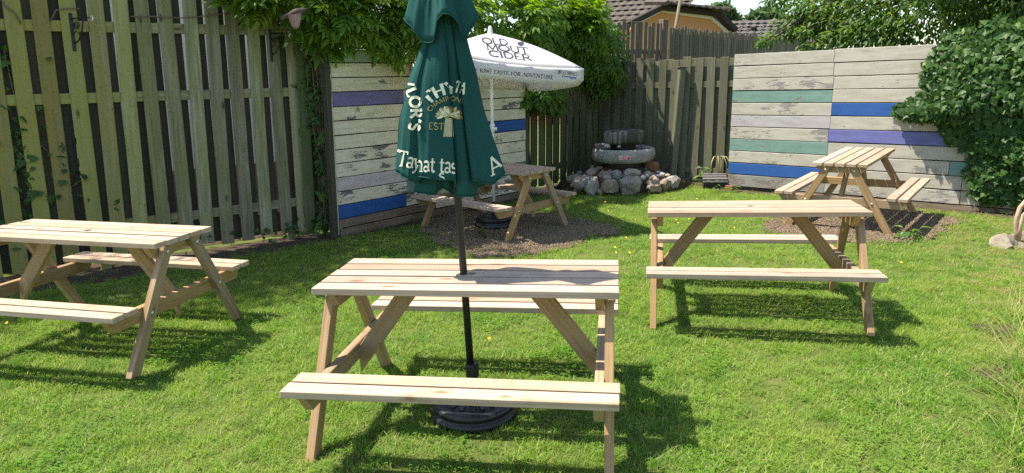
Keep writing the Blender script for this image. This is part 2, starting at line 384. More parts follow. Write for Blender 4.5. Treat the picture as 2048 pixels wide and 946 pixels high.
M_['ground'] = ground_mat(); M_['soil'] = soil_mat(); M_['gravel_bed'] = gravel_bed()
def grass_mat():
    m, nt, p = new_mat('grass_blade', .6, (.1, .2, .03), .2)
    a = nd(nt, 'Attribute', attribute_name='rnd'); w = world_pos(nt)
    big = noise_(nt, w, 1.1, 4, .6); mid = noise_(nt, w, 5.5, 3)
    c = ramp(nt, a.outputs['Fac'], [(0, (.052, .165, .014)), (.45, (.148, .305, .030)), (.85, (.265, .415, .072)), (1, (.50, .47, .22))])
    c = mix(nt, ramp(nt, big, [(.42, 0), (.70, .75)]), c, (.285, .385, .070)); c = mix(nt, ramp(nt, mid, [(.35, .5), (.5, 0)]), c, (.075, .185, .024))
    sx = nd(nt, 'SeparateXYZ', {0: w})                              # worn, dry turf beside the bed on the right
    dry = nd(nt, 'MapRange', {0: math_(nt, 'SUBTRACT', sx.outputs[0], math_(nt, 'MULTIPLY', sx.outputs[1], .5)), 1: .55, 2: 1.15, 3: 0., 4: 1.}).outputs[0]
    c = mix(nt, math_(nt, 'MULTIPLY', dry, ramp(nt, mid, [(.46, 0), (.62, .75)])), c, (.36, .31, .14))
    nt.links.new(c, p.inputs['Base Color'])
    tr = nd(nt, 'BsdfTranslucent', {'Color': nd(nt, 'HueSaturation', {'Hue': .49, 'Saturation': 1.12, 'Value': 1.5, 'Color': c}).outputs[0]})
    mx = nd(nt, 'MixShader', {0: .45, 1: p.outputs[0], 2: tr.outputs[0]}); nt.links.new(mx.outputs[0], nt.nodes['Material Output'].inputs[0]); return m
M_['grass'] = grass_mat()
M_['gravel'] = rock_mat('gravel_chip', (.15, .105, .062), (.33, .25, .165), (.46, .38, .28), 30)

# ---------------------------------------------------------------- setting: ground sheets
def sheet(name, poly, z, mat, kind='structure'):
    o = part(name, mesh(name, [(x, y, z) for x, y in poly], [tuple(range(len(poly)))], mat), None); tag(o, kind=kind); return o
gr = part('ground', mesh('ground', [(-400, -300, 0), (400, -300, 0), (400, 700, 0), (-400, 700, 0)], [(0, 1, 2, 3)], M_['ground']), None); tag(gr, kind='structure')
V2 = lambda v: Vector((v[0], v[1], 0))
class Plane:                                                         # a fence line: s metres along it, h metres up it, d metres out towards the lawn
    def __init__(s, A, B):
        s.A = V2(A); s.dr = (V2(B) - V2(A)).normalized(); s.n = s.dr.cross(UPR).normalized(); s.up = UPR
    def p(s, a, h, d=0.0): return s.A + s.dr * a + s.up * h + s.n * d
LF = Plane((-4.418, 5.945), (-2.269, 7.567))
W1 = Plane((-1.972, 7.505), (-1.16, 8.44))
CF = Plane((-2.05, 7.56), (1.62, 12.10))
BF = Plane((1.67, 12.06), (3.34, 10.69))
RW = Plane((3.30, 10.16), (5.94, 7.70))

def blob_poly(pts, jit=.04, sub=5):
    out = []; n = len(pts)
    for i in range(n):
        a, b = Vector((*pts[i], 0)), Vector((*pts[(i + 1) % n], 0))
        for k in range(sub):
            q = a.lerp(b, k / sub); j = Vector((noise.noise(q * 5), noise.noise(q * 5 + Vector((9, 3, 1))), 0)) * jit * 2; out.append(((q + j).x, (q + j).y))
    return out
GRAVEL = [blob_poly([tuple(ground(*q).xy) for q in ((842, 447), (848, 466), (880, 486), (930, 506), (1010, 516), (1090, 509), (1170, 486), (1238, 458), (1165, 440), (1090, 428), (1000, 420), (900, 428))], .10),
          blob_poly([(2.83, 7.34), (3.23, 7.98), (3.78, 8.25), (4.67, 8.25), (5.0, 7.95), (5.05, 7.55), (4.30, 6.72), (3.86, 6.50), (3.0, 6.83)], .08)]
SOIL = [blob_poly([(-7.2, 3.85), (-7.2, 3.35), (-4.2, 5.62), (-2.9, 6.55), (-1.95, 7.35), (-1.9, 7.5), (-2.3, 7.75), (-4.6, 6.3)], .08),
        blob_poly([(3.1, 10.35), (3.0, 10.08), (3.6, 9.60), (4.4, 8.75), (5.3, 7.95), (5.9, 7.40), (7.5, 6.0), (7.9, 6.3), (6.0, 8.0), (3.5, 10.3)], .06),
        blob_poly([(-1.9, 7.6), (-1.75, 7.55), (-1.0, 8.35), (.3, 9.8), (1.0, 10.35), (1.5, 11.6), (1.3, 11.9)], .05),
        blob_poly([(.75, 10.6), (1.2, 9.95), (2.0, 9.9), (2.6, 10.2), (3.1, 10.75), (1.7, 12.1), (1.2, 11.6)], .06),
        blob_poly([(2.62, 3.05), (2.42, 2.6), (2.15, 2.2), (2.1, 1.4), (3.4, 1.2), (4.6, 4.6), (3.7, 4.4), (3.2, 3.9)], .12),
        blob_poly([tuple(ground(*q).xy) for q in ((1960, 655), (2000, 640), (2046, 648), (2046, 680), (1985, 676))], .05, 3), blob_poly([tuple(ground(*q).xy) for q in ((1950, 745), (2000, 725), (2046, 738), (2046, 775), (1990, 768))], .05, 3)]
for i, pl in enumerate(SOIL): sheet('soil_bed', pl, .004, M_['soil'])
for pl in GRAVEL: sheet('gravel_ground', pl, .008, M_['gravel_bed'])
sheet('paving_beyond_fence', [(-12, 6), (-4.6, 6.4), (-2.2, 8.1), (-1.9, 8.4), (-6, 16), (-16, 13)], .004, M_['soil'])

# ---------------------------------------------------------------- fences
def board_mesh(name, L, w, t, mat, ch=.004):
    v, f = chamfer_box(L, w, t, ch); return mesh(name, v, f, mat)
def picket_fence(name, label, P, s0, s1, h0, h1, pitch, w, rails, mat, back_mat, backoff=.5, t=.02, jit=.012, back_h=None, rail_t=.038, s_skip=(), post_s=(), d0=0.0, lean=.006, back_w=None):
    root = thing(name, label, 'fence', P.p((s0 + s1) / 2, 0, d0))
    pm = board_mesh('picket', h1 - h0, w, t, mat); bh = back_h or (h0, h1)
    bm_ = board_mesh('back_picket', bh[1] - bh[0], back_w or w, t, back_mat)
    n = int(round((s1 - s0) / pitch))
    for i in range(n + 1):
        s = s0 + i * pitch + random.uniform(-.5, .5) * jit
        x = (P.up + P.dr * random.uniform(-lean, lean) + P.n * random.uniform(-lean, lean) * .6).normalized()
        c = P.p(s, (h0 + h1) / 2 + random.uniform(-1, 1) * jit * 1.5, d0 + rail_t / 2 + t / 2 + .001)
        part('picket', pm, root, frame_xy(c, x, P.dr))
        if back_mat is not None and i < n:
            c = P.p(s + pitch * backoff + random.uniform(-.5, .5) * jit, (bh[0] + bh[1]) / 2 + random.uniform(-1, 1) * jit, d0 - rail_t / 2 - t / 2 - .001)
            part('back_picket', bm_, root, frame_xy(c, P.up, P.dr))
    for h in rails:
        rm = board_mesh('rail', s1 - s0 + w, .095, rail_t, mat)
        part('rail', rm, root, frame_xy(P.p((s0 + s1) / 2, h, d0), P.dr, P.up))
    for s in post_s:
        part('post', board_mesh('post', h1 + .1, .09, .09, mat, .006), root, frame_xy(P.p(s, (h1 + .1) / 2 - .05, d0 - .09), P.up, P.dr))
    return root
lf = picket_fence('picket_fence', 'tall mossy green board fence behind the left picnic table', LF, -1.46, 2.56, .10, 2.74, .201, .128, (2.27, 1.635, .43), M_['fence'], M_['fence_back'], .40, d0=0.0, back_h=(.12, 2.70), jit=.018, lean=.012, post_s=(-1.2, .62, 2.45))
part('round_post', MB().lathe([(.052, 0), (.052, 1.96), (.045, 1.985)], 12).mesh('round_post', M_['fence_back']), lf, frame_xy(LF.p(1.04, 0, -.11), LF.dr, LF.n.cross(LF.dr).cross(LF.dr)))
for k in range(2):                                                  # narrow end boards and dark post where fence meets plank wall
    part('picket', board_mesh('picket', 2.3, .11, .02, M_['fence']), lf, frame_xy(LF.p(2.86 - .0 * k, 1.22, .03 + .02 * k), UPR, LF.dr)) if k == 0 else None
part('corner_post', board_mesh('corner_post', 2.1, .06, .085, M_['fence_back'], .006), lf, frame_xy(W1.p(-.05, 1.03, -.01), UPR, W1.dr))

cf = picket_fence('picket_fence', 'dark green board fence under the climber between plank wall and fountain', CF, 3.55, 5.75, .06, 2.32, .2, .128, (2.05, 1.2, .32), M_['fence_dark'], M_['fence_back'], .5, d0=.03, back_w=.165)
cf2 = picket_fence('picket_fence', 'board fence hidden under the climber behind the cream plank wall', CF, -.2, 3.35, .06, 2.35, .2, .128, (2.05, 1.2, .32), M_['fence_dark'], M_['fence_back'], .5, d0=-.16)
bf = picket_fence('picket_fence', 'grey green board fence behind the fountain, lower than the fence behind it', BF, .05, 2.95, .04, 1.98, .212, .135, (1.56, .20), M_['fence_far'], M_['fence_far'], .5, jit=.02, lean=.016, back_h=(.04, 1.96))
TA = Plane((1.1, 12.55), (3.15, 13.97)); TB = Plane((3.15, 13.97), (10.2, 22.7))
ta = picket_fence('tall_fence', 'tall brown board fence standing behind the grey green fence and fountain', TA, .0, 2.42, 1.2, 2.72, .116, .088, (2.2,), M_['tall_fence'], None, jit=.03)
part('post', board_mesh('post', 2.8, .14, .14, M_['tall_fence'], .008), ta, frame_xy(TA.p(2.36, 1.41, .03), UPR, TA.dr))
for i in range(13): part('lower_board', board_mesh('lower_board', 2.0, .19, .02, M_['fence_back']), ta, frame_xy(TA.p(.05 + .19 * i, 1.0, -.06), UPR, TA.dr))
tb = picket_fence('tall_fence', 'brown board fence receding behind the right plank wall below the far roof', TB, .12, 11.1, .9, 2.68, .118, .098, (2.2, 1.3), M_['tall_fence'], M_['tall_fence'], .5, jit=.03)

# low brick edging and pale building beyond the left fence
ed = thing('brick_wall', 'low brown brick wall with pale coping glimpsed through the left fence', 'wall', LF.p(1.0, 0, -.75))
bm_b = board_mesh('brick', .212, .065, .1, M_['brick'], .004)
for r in range(3):
    for i in range(20):
        part('brick', bm_b, ed, frame_xy(LF.p(-.5 + i * .224 + .11 * (r % 2), .04 + r * .077, -.75), LF.dr, UPR))
for i in range(8): part('coping_stone', board_mesh('coping_stone', .555, .16, .05, M_['coping'], .006), ed, frame_xy(LF.p(-.4 + i * .56, .255, -.75), LF.dr, LF.n))
pb = thing('rendered_building', 'pale pinkish rendered building glimpsed between the boards of the left fence', 'building', LF.p(.5, 0, -5))
part('wall', MB().chbox(13, 5.0, .3, .01).mesh('wall', M_['pale_wall']), pb, frame_xy(LF.p(-1.5, 2.5, -4.6), LF.dr, UPR))
part('plinth', MB().chbox(13.02, .5, .34, .01).mesh('plinth', M_['brick']), pb, frame_xy(LF.p(-1.5, .25, -4.58), LF.dr, UPR))

# ---------------------------------------------------------------- plank walls
def plank_wall(name, label, P, rows, d=0.0, t=.028, gap=.011):
    """rows: (h0, h1, [(s0, s1, material), ...])"""
    root = thing(name, label, 'wall', P.p(1.5, 0, d))
    for (h0, h1, segs) in rows:
        for (s0, s1, mt) in segs:
            tl = random.uniform(-.0035, .0035); off = random.uniform(-.004, .004)
            x = (P.dr + P.up * tl).normalized()
            part('plank', board_mesh('plank', s1 - s0 - .004, h1 - h0 - gap * random.uniform(.6, 1.6), t, M_[mt], .0035), root, frame_xy(P.p((s0 + s1) / 2, (h0 + h1) / 2, d + off), x, P.up))
    a, b, h0_, h1_ = min(x[2][0][0] for x in rows), max(x[2][-1][1] for x in rows), min(x[0] for x in rows), max(x[1] for x in rows)
    part('dark_gap_sheet', board_mesh('dark_gap_sheet', b - a - .05, h1_ - h0_ - .06, .006, M_['old_dark'], .001), root, frame_xy(P.p((a + b) / 2, (h0_ + h1_) / 2, d - .0185), P.dr, P.up))  # added dark sheet: stops sunlit grass showing through the plank gaps
    return root
cols_l = ['mint', 'cream', 'cream', 'purple', 'cream', 'cream', 'cream', 'cream2', 'cream2', 'pink', 'cream2', 'blue']
cols_r = ['cream', 'cream', 'cream', 'cream', 'cream2', 'cream', 'blue', 'cream', 'cream', 'cream', 'teal', 'cream2']
rows = []; hh = 2.09
for i, (a, b) in enumerate(zip(cols_l, cols_r)):
    h = .157; j = 1.02 + random.uniform(-.03, .05)
    rows.append((hh - h, hh, [(0.0, j, a), (j, 3.33, b)])); hh -= h
    if i == 5: pass
rows.append((.095, hh, [(0.0, 1.5, 'sleeper'), (1.5, 3.33, 'cream2')])); rows.append((-.06, .092, [(0.02, 3.33, 'sleeper')]))
w1 = plank_wall('plank_wall', 'cream painted plank wall with violet and blue boards behind the parasols', W1, rows)
for s in (.12, 1.05, 2.2, 3.25): part('batten', board_mesh('batten', 2.0, .05, .05, M_['old_dark']), w1, frame_xy(W1.p(s, 1.03, -.045), UPR, W1.dr))
part('end_trim', board_mesh('end_trim', 2.05, .02, .03, M_['cream2']), w1, frame_xy(W1.p(-.013, 1.06, .006), UPR, W1.dr))
cl = ['white', 'white', 'white2', 'teal', 'white2', 'lilac', 'white2', 'teal', 'white2', 'blue', 'greywood']
cr_ = ['white', 'white', 'white', 'white', 'blue', 'white', 'peri', 'white', 'white2', 'white', 'white2', 'white2']
rows = []; hh = 1.99
for i in range(11):
    h = .1755; j = 1.41 + random.uniform(-.012, .012)
    segs = [(0.0, j, cl[i]), (j, 3.0, cr_[i]), (3.0, 4.9, 'white2')]
    if i == 8: segs = [(0, j, cl[i]), (j, 2.85, 'white2'), (2.85, 4.9, 'teal')]
    rows.append((hh - h, hh, segs)); hh -= h
rows.append((-.10, hh, [(1.0, 4.9, 'sleeper')]))
rw = plank_wall('plank_wall', 'weathered white plank wall with blue and teal boards, ivy over its end', RW, rows)
for s in (.06, 1.42, 2.8, 4.2): part('post', board_mesh('post', 2.05, .07, .07, M_['old_dark']), rw, frame_xy(RW.p(s, .97, -.056), UPR, RW.dr))
part('foot_block', board_mesh('foot_block', .12, .09, .14, M_['terracotta'], .01), rw, frame_xy(RW.p(.06, .02, .02), RW.dr, UPR))

# ---------------------------------------------------------------- picnic tables
TL, TW, TH, TT, SH, SI, SO, FT, XL = 1.4415, .5415, .75, .034, .412, .467, .664, .566, .698
def plank_hole(L, w, t, r, mat):
    mb = MB(); n = 16; ring = []
    sq = w / 2
    for k in range(n):
        a = 2 * math.pi * (k + .5) / n; c, s = math.cos(a), math.sin(a); q = sq / max(abs(c), abs(s)); ring.append(((r * c, r * s), (q * c, q * s)))
    vs = []; fs = []
    for z in (t / 2, -t / 2):
        b = len(vs)
        vs += [(*a, z) for a, _ in ring] + [(*o, z) for _, o in ring]
        for k in range(n):
            f = (b + k, b + n + k, b + n + (k + 1) % n, b + (k + 1) % n); fs.append(f if z > 0 else f[::-1])
        e = len(vs); vs += [(-L / 2, -sq, z), (-sq, -sq, z), (-sq, sq, z), (-L / 2, sq, z), (sq, -sq, z), (L / 2, -sq, z), (L / 2, sq, z), (sq, sq, z)]
        for f in ((e, e + 1, e + 2, e + 3), (e + 4, e + 5, e + 6, e + 7)): fs.append(f if z > 0 else f[::-1])
        # corner wedges
        for cx, cy in ((1, 1), (-1, 1), (-1, -1), (1, -1)):
            pts = [i for i in range(n) if ring[i][1][0] * cx > 0 and ring[i][1][1] * cy > 0]
            best = sorted(pts, key=lambda i: -abs(abs(ring[i][1][0]) - 0) - abs(ring[i][1][1]))[:2]; q = len(vs); vs.append((cx * sq, cy * sq, z))
            a, bb = sorted(best); f = (b + n + a, q, b + n + bb); fs.append(f if z > 0 else f[::-1])
    for k in range(n): fs.append((k, (k + 1) % n, 4 * 0 + (2 * n + 8 + 4) + (k + 1) % n, (2 * n + 8 + 4) + k))
    m0 = len(vs); x, y, z = L / 2, sq, t / 2
    vs += [(-x, -y, z), (x, -y, z), (x, -y, -z), (-x, -y, -z), (-x, y, z), (x, y, z), (x, y, -z), (-x, y, -z)]
    fs += [tuple(m0 + i for i in f) for f in ((0, 3, 2, 1), (4, 5, 6, 7), (0, 4, 7, 3), (1, 2, 6, 5))]
    return mesh('tabletop_plank', vs, fs, mat)
BW = (TW - 4 * .019) / 5
top_me = board_mesh('tabletop_plank', TL, BW, TT, M_['pine'], .003); hole_me = plank_hole(TL, BW, TT, .024, M_['pine'])
SW = (SO - SI - .019) / 2; seat_me = board_mesh('seat_plank', TL, SW, TT, M_['pine'], .003)
zt = TH - TT
def leg_mesh():
    w = .083; y0, y1 = .075, FT - w                                  # inner edge at top and at foot, cut level at both ends
    poly = [(0, y0 - .0, zt), (0, y0 + w, zt), (0, FT, 0), (0, y1, 0)]
    mb = MB(); t = .042
    v = [(x, y, z) for x in (-t / 2, t / 2) for (_, y, z) in poly]
    f = [(0, 1, 2, 3), (7, 6, 5, 4), (0, 4, 5, 1), (1, 5, 6, 2), (2, 6, 7, 3), (3, 7, 4, 0)]
    # turn so that local x runs along the leg (grain)
    a = Vector((0, (y0 + w / 2 - FT + w / 2), zt)).normalized(); M = frame_xy(Vector((0, (y0 + FT) / 2, zt / 2)), a, Vector((1, 0, 0)))
    mi = M.inverted(); me = mesh('leg', [mi @ Vector(q) for q in v], f, M_['pine_warm'])
    bm = bmesh.new(); bm.from_mesh(me); bmesh.ops.recalc_face_normals(bm, faces=bm.faces); bmesh.ops.bevel(bm, geom=list(bm.edges), offset=.003, segments=1, affect='EDGES'); bm.to_mesh(me); bm.free()
    return me, M
leg_me, LEGM = leg_mesh()
def trap_mesh(name, half_top, half_bot, h, t):
    v = [(x, y, z) for y in (-t / 2, t / 2) for (x, z) in ((-half_top, 0), (half_top, 0), (half_bot, -h), (-half_bot, -h))]
    f = [(3, 2, 1, 0), (4, 5, 6, 7), (0, 1, 5, 4), (1, 2, 6, 5), (2, 3, 7, 6), (3, 0, 4, 7)]
    me = mesh(name, v, f, M_['pine_warm']); bm = bmesh.new(); bm.from_mesh(me); bmesh.ops.recalc_face_normals(bm, faces=bm.faces); bmesh.ops.bevel(bm, geom=list(bm.edges), offset=.003, segments=1, affect='EDGES'); bm.to_mesh(me); bm.free(); return me
cleat_me = trap_mesh('top_cleat', .262, .205, .075, .042); bearer_me = trap_mesh('seat_bearer', SO - .012, SO - .075, .088, .042)
def brace_mesh():
    a, b = Vector((.612, 0, SH - TT - .09)), Vector((.285, 0, zt)); d = (b - a).normalized(); L = (b - a).length; w = .088
    M = frame_xy((a + b) / 2, d, Vector((0, 1, 0))); nx = M.col[2].xyz
    # level cut at top, plumb cut at foot
    hw = w / 2
    def meet(side, z=None, x=None):
        p0 = (a + b) / 2 + nx * side * hw
        k = (z - p0.z) / d.z if z is not None else (x - p0.x) / d.x
        return p0 + d * k
    q = [meet(1, z=zt), meet(-1, z=zt)]
    q += [meet(-1, x=.618), meet(1, x=.618)]
    v = [Vector((p.x, y, p.z)) for y in (-.019, .019) for p in q]; mi = M.inverted()
    me = mesh('brace', [mi @ p for p in v], [(0, 1, 2, 3), (7, 6, 5, 4), (0, 4, 5, 1), (1, 5, 6, 2), (2, 6, 7, 3), (3, 7, 4, 0)], M_['pine_warm'])
    bm = bmesh.new(); bm.from_mesh(me); bmesh.ops.recalc_face_normals(bm, faces=bm.faces); bmesh.ops.bevel(bm, geom=list(bm.edges), offset=.003, segments=1, affect='EDGES'); bm.to_mesh(me); bm.free(); return me, M
brace_me, BRM = brace_mesh()
bolt_me = MB().lathe([(.0135, 0), (.0135, .003), (.009, .007), (0.0, .008)], 10).mesh('bolt', M_['steel'], True)
RZ180 = Matrix.Rotation(math.pi, 4, 'Z')
def picnic_table(label, x, y, z, yaw, r0, r1):
    M = Matrix.Translation((x, y, z)) @ Matrix.Rotation(yaw, 4, 'Z') @ Matrix.Rotation(-r0, 4, 'Y') @ Matrix.Rotation(r1, 4, 'X')
    t = thing('picnic_table', label, 'picnic table', M, 'pine picnic tables on the lawn')
    J = lambda s=.0025: Matrix.Translation((random.uniform(-s, s) * 1.4, random.uniform(-s, s) * .5, random.uniform(-s, s) * .3))
    for k in range(5):
        part('tabletop_plank', hole_me if k == 2 else top_me, t, M @ Matrix.Translation((0, (k - 2) * (BW + .019), TH - TT / 2)) @ J() @ (RZ180 if random.random() < .5 else Matrix()))
    for s in (-1, 1):
        for k in range(2):
            part('seat_plank', seat_me, t, M @ Matrix.Translation((0, s * (SI + SW / 2 + k * (SW + .019)), SH - TT / 2)) @ J())
    for sx in (-1, 1):
        X = XL - .021
        for sy in (-1, 1):
            R = Matrix.Scale(-1, 4, (0, 1, 0)) if sy < 0 else Matrix()
            L = Matrix.Translation((sx * X, 0, 0)) @ (Matrix.Rotation(math.pi, 4, 'Z') if sy < 0 else Matrix()) @ LEGM
            part('leg', leg_me, t, M @ L)
            for zb in (zt - .045, SH - TT - .044):
                yb = sy * (.075 + .0415 + (FT - .083 - .075) * (1 - zb / zt))
                part('bolt', bolt_me, t, M @ Matrix.Translation((sx * XL, yb, zb)) @ Matrix.Rotation(sx * math.pi / 2, 4, 'Y'))
        part('top_cleat', cleat_me, t, M @ Matrix.Translation((sx * (X - .043), 0, zt - .001)) @ Matrix.Rotation(math.pi / 2, 4, 'Z'))
        part('seat_bearer', bearer_me, t, M @ Matrix.Translation((sx * (X - .043), 0, SH - TT - .001)) @ Matrix.Rotation(math.pi / 2, 4, 'Z'))
        part('brace', brace_me, t, M @ (RZ180 if sx < 0 else Matrix()) @ BRM)
    return t, M
T_front, MF = picnic_table('pine picnic table nearest the camera with closed green parasol through it', -.1987, 3.2269, 0, -.1529, .0057, .0067)
picnic_table('empty pine picnic table in full sun right of the green parasol', 1.7231, 4.7098, .0136, -.2215, .0178, -.0261)
picnic_table('pine picnic table beside the mossy fence, cut off by the left edge', -2.8203, 4.3765, .0402, -.207, -.0223, -.0099)
picnic_table('pine picnic table on gravel in front of the weathered white plank wall', 3.9731, 7.7157, .0065, .888, .0278, -.0032)
T_backc, MBk = picnic_table('shaded pine picnic table on gravel under the open white parasol', -.207, 7.8804, -.0153, -.741, -.0142, .0034)

# ---------------------------------------------------------------- lettering: a small stroke alphabet, laid on cloth as print
def arc(cx, cy, rx, ry, a0, a1, n=12): return [(cx + rx * math.cos(math.radians(a0 + (a1 - a0) * i / n)), cy + ry * math.sin(math.radians(a0 + (a1 - a0) * i / n))) for i in range(n + 1)]
# glyph: (advance, [(points, width factor)], [serif feet (x, y)])   thick 1, thin .5
GL = {
 'O': (.95, [(arc(.45, .5, .40, .46, 60, 420, 24), 1)], []),
 'C': (.85, [(arc(.47, .5, .40, .46, 50, 310, 18), 1)], [(.72, .84)]),
 'D': (.88, [([(.14, .03), (.14, .97)], 1), ([(.14, .97), (.38, .97)] + arc(.38, .5, .38, .47, 90, -90, 14) + [(.14, .03)], .8)], []),
 'L': (.66, [([(.14, 0), (.14, 1)], 1), ([(.10, .04), (.58, .04), (.60, .2)], .55)], [(.14, 1)]),
 'M': (1.08, [([(.12, 0), (.16, 1)], .6), ([(.16, 1), (.52, .08)], 1), ([(.52, .08), (.88, 1)], .6), ([(.88, 1), (.93, 0)], 1)], [(.12, 0), (.93, 0)]),
 'U': (.86, [([(.14, 1), (.14, .35)] + arc(.42, .33, .28, .32, 180, 360, 10) + [(.70, 1)], .85)], [(.14, 1), (.70, 1)]),
 'T': (.76, [([(.36, 0), (.36, .97)], 1), ([(.03, .80), (.05, .96), (.69, .96), (.71, .80)], .6)], [(.36, 0)]),
 'I': (.36, [([(.18, 0), (.18, 1)], 1)], [(.18, 0), (.18, 1)]),
 'E': (.68, [([(.14, .02), (.14, .98)], 1), ([(.12, .04), (.58, .04), (.6, .16)], .55), ([(.12, .96), (.56, .96), (.57, .84)], .55), ([(.14, .51), (.46, .51)], .55)], []),
 'F': (.62, [([(.14, 0), (.14, .98)], 1), ([(.12, .96), (.56, .96), (.57, .82)], .55), ([(.14, .51), (.44, .51)], .55)], [(.14, 0)]),
 'R': (.82, [([(.14, 0), (.14, 1)], 1), ([(.12, .96), (.36, .96)] + arc(.36, .72, .24, .24, 90, -90, 10) + [(.14, .48)], .75), ([(.34, .48), (.76, 0)], 1)], [(.14, 0)]),
 'P': (.70, [([(.14, 0), (.14, 1)], 1), ([(.12, .96), (.36, .96)] + arc(.36, .70, .25, .26, 90, -90, 10) + [(.14, .44)], .85)], [(.14, 0)]),
 'H': (.88, [([(.14, 0), (.14, 1)], 1), ([(.72, 0), (.72, 1)], 1), ([(.14, .5), (.72, .5)], .6)], [(.14, 0), (.14, 1), (.72, 0), (.72, 1)]),
 'K': (.84, [([(.14, 0), (.14, 1)], 1), ([(.70, 1), (.18, .46)], .6), ([(.32, .6), (.76, 0)], 1)], [(.14, 0), (.14, 1)]),
 'W': (1.15, [([(.04, 1), (.32, .02)], 1), ([(.32, .02), (.57, .9)], .6), ([(.57, .9), (.82, .02)], 1), ([(.82, .02), (1.09, 1)], .6)], [(.04, 1), (1.09, 1)]),
 'A': (.86, [([(.05, 0), (.42, 1)], .65), ([(.42, 1), (.80, 0)], 1), ([(.18, .34), (.67, .34)], .55)], [(.05, 0), (.80, 0)]),
 'V': (.82, [([(.03, 1), (.40, 0)], 1), ([(.40, 0), (.78, 1)], .6)], [(.03, 1), (.78, 1)]),
 'N': (.92, [([(.14, 0), (.14, 1)], .65), ([(.14, 1), (.76, .02)], 1), ([(.76, 0), (.76, 1)], .65)], [(.14, 0), (.76, 1)]),
 'S': (.66, [(arc(.32, .74, .23, .22, 30, 250, 12) + arc(.32, .26, .25, .23, 70, -150, 12), .9)], []),
 'Y': (.78, [([(.04, 1), (.38, .46)], 1), ([(.72, 1), (.38, .46)], .75), ([(.38, .48), (.38, 0)], 1)], [(.38, 0)]),
 'a': (.60, [(arc(.27, .47, .20, .17, 150, 20, 8) + [(.47, .14), (.58, .04)], .85), (arc(.27, .17, .19, .15, 70, 420, 14), .75)], []),
 'y': (.60, [([(.06, .64), (.30, .04)], 1), ([(.56, .64), (.26, -.12), (.12, -.27), (.03, -.2)], .7)], [(.06, .64), (.56, .64)]),
 'h': (.68, [([(.13, 0), (.13, 1)], 1), ([(.13, .45)] + arc(.34, .42, .20, .20, 140, 0, 8) + [(.54, 0)], .85)], [(.13, 0), (.54, 0), (.10, 1)]),
 't': (.46, [([(.20, .86), (.20, .18)] + arc(.34, .17, .14, .14, 180, 320, 6), 1), ([(.02, .62), (.44, .62)], .6)], []),
 's': (.50, [(arc(.25, .47, .17, .15, 30, 250, 9) + arc(.25, .17, .18, .15, 70, -150, 9), .85)], []),
 'l': (.34, [([(.17, 0), (.17, 1)], 1)], [(.17, 0), (.13, 1)]),
 "'": (.26, [([(.14, 1.02), (.08, .76)], 1)], []), '.': (.30, [([(.11, .06), (.11, .07)], 1.4)], []), ' ': (.38, [], []), '(': (.3, [], []),
}
def text_quads(txt, size, weight=.15, serif=True, spacing=0.0, step=.08):
    """quads in text space (x along the line, y up), and the line's width"""
    Q = []; x0 = 0
    for ch in txt:
        adv, strokes, serifs = GL[ch]
        for pts, wf in strokes:
            w = weight * wf / 2; pp = []
            for (a, b) in zip(pts[:-1], pts[1:]):
                L = math.dist(a, b); n = max(1, int(L / step))
                pp += [(a[0] + (b[0] - a[0]) * i / n, a[1] + (b[1] - a[1]) * i / n) for i in range(n)]
            pp.append(pts[-1]); side = []
            for i, q in enumerate(pp):
                a, b = pp[max(i - 1, 0)], pp[min(i + 1, len(pp) - 1)]; d = math.dist(a, b) or 1; nx, ny = -(b[1] - a[1]) / d * w, (b[0] - a[0]) / d * w
                side.append(((x0 + (q[0] + nx)) * size, (q[1] + ny) * size, (x0 + (q[0] - nx)) * size, (q[1] - ny) * size))
            for s, t in zip(side[:-1], side[1:]): Q.append([(s[0], s[1]), (s[2], s[3]), (t[2], t[3]), (t[0], t[1])])
        if serif:
            for (sx, sy) in serifs:
                w = weight * .9; h = weight * .22
                Q.append([((x0 + sx - w) * size, (sy - h) * size), ((x0 + sx + w) * size, (sy - h) * size), ((x0 + sx + w) * size, (sy + h) * size), ((x0 + sx - w) * size, (sy + h) * size)])
        x0 += adv + spacing
    return Q, x0 * size
def print_on(name, quads_px, bvh, mat, parent, lift=.003, jump=.10):
    """print the quads onto the cloth: each corner is carried to the surface and lifted off by the ink's thickness"""
    vs, fs = [], []
    for q in quads_px:
        pts = []
        for (u, v) in q:
            r = ray(u, v).normalized(); hit, n, _, dist = bvh.ray_cast(CAMO, r)
            if hit is None: pts = None; break
            if n.dot(r) > 0: n = -n
            pts.append((hit + n * lift, dist))
        if not pts or max(d for _, d in pts) - min(d for _, d in pts) > jump: continue
        b = len(vs); vs += [p for p, _ in pts]; fs.append((b, b + 1, b + 2, b + 3))
    me = mesh(name, vs, fs, mat); return part(name, me, parent)
def place(quads, ox, oy, ang=0.0, sx=1.0, shear=0.0):
    """text space -> photograph pixels: origin, baseline angle (degrees, clockwise positive), shear"""
    c, s = math.cos(math.radians(ang)), math.sin(math.radians(ang)); out = []
    for q in quads: out.append([(ox + (x * sx + y * shear) * c + y * s, oy + (x * sx + y * shear) * s - y * c) for x, y in q])
    return out
def bend(quads, cx, cy, r, a_mid, width, ccw=False):
    """text set on an arc round (cx, cy): a_mid in degrees, 90 is the top"""
    out = []
    for q in quads:
        o = []
        for x, y in q:
            a = math.radians(a_mid) - (x - width / 2) / r; o.append((cx + (r + y) * math.cos(a), cy - (r + y) * math.sin(a)))
        out.append(o)
    return out

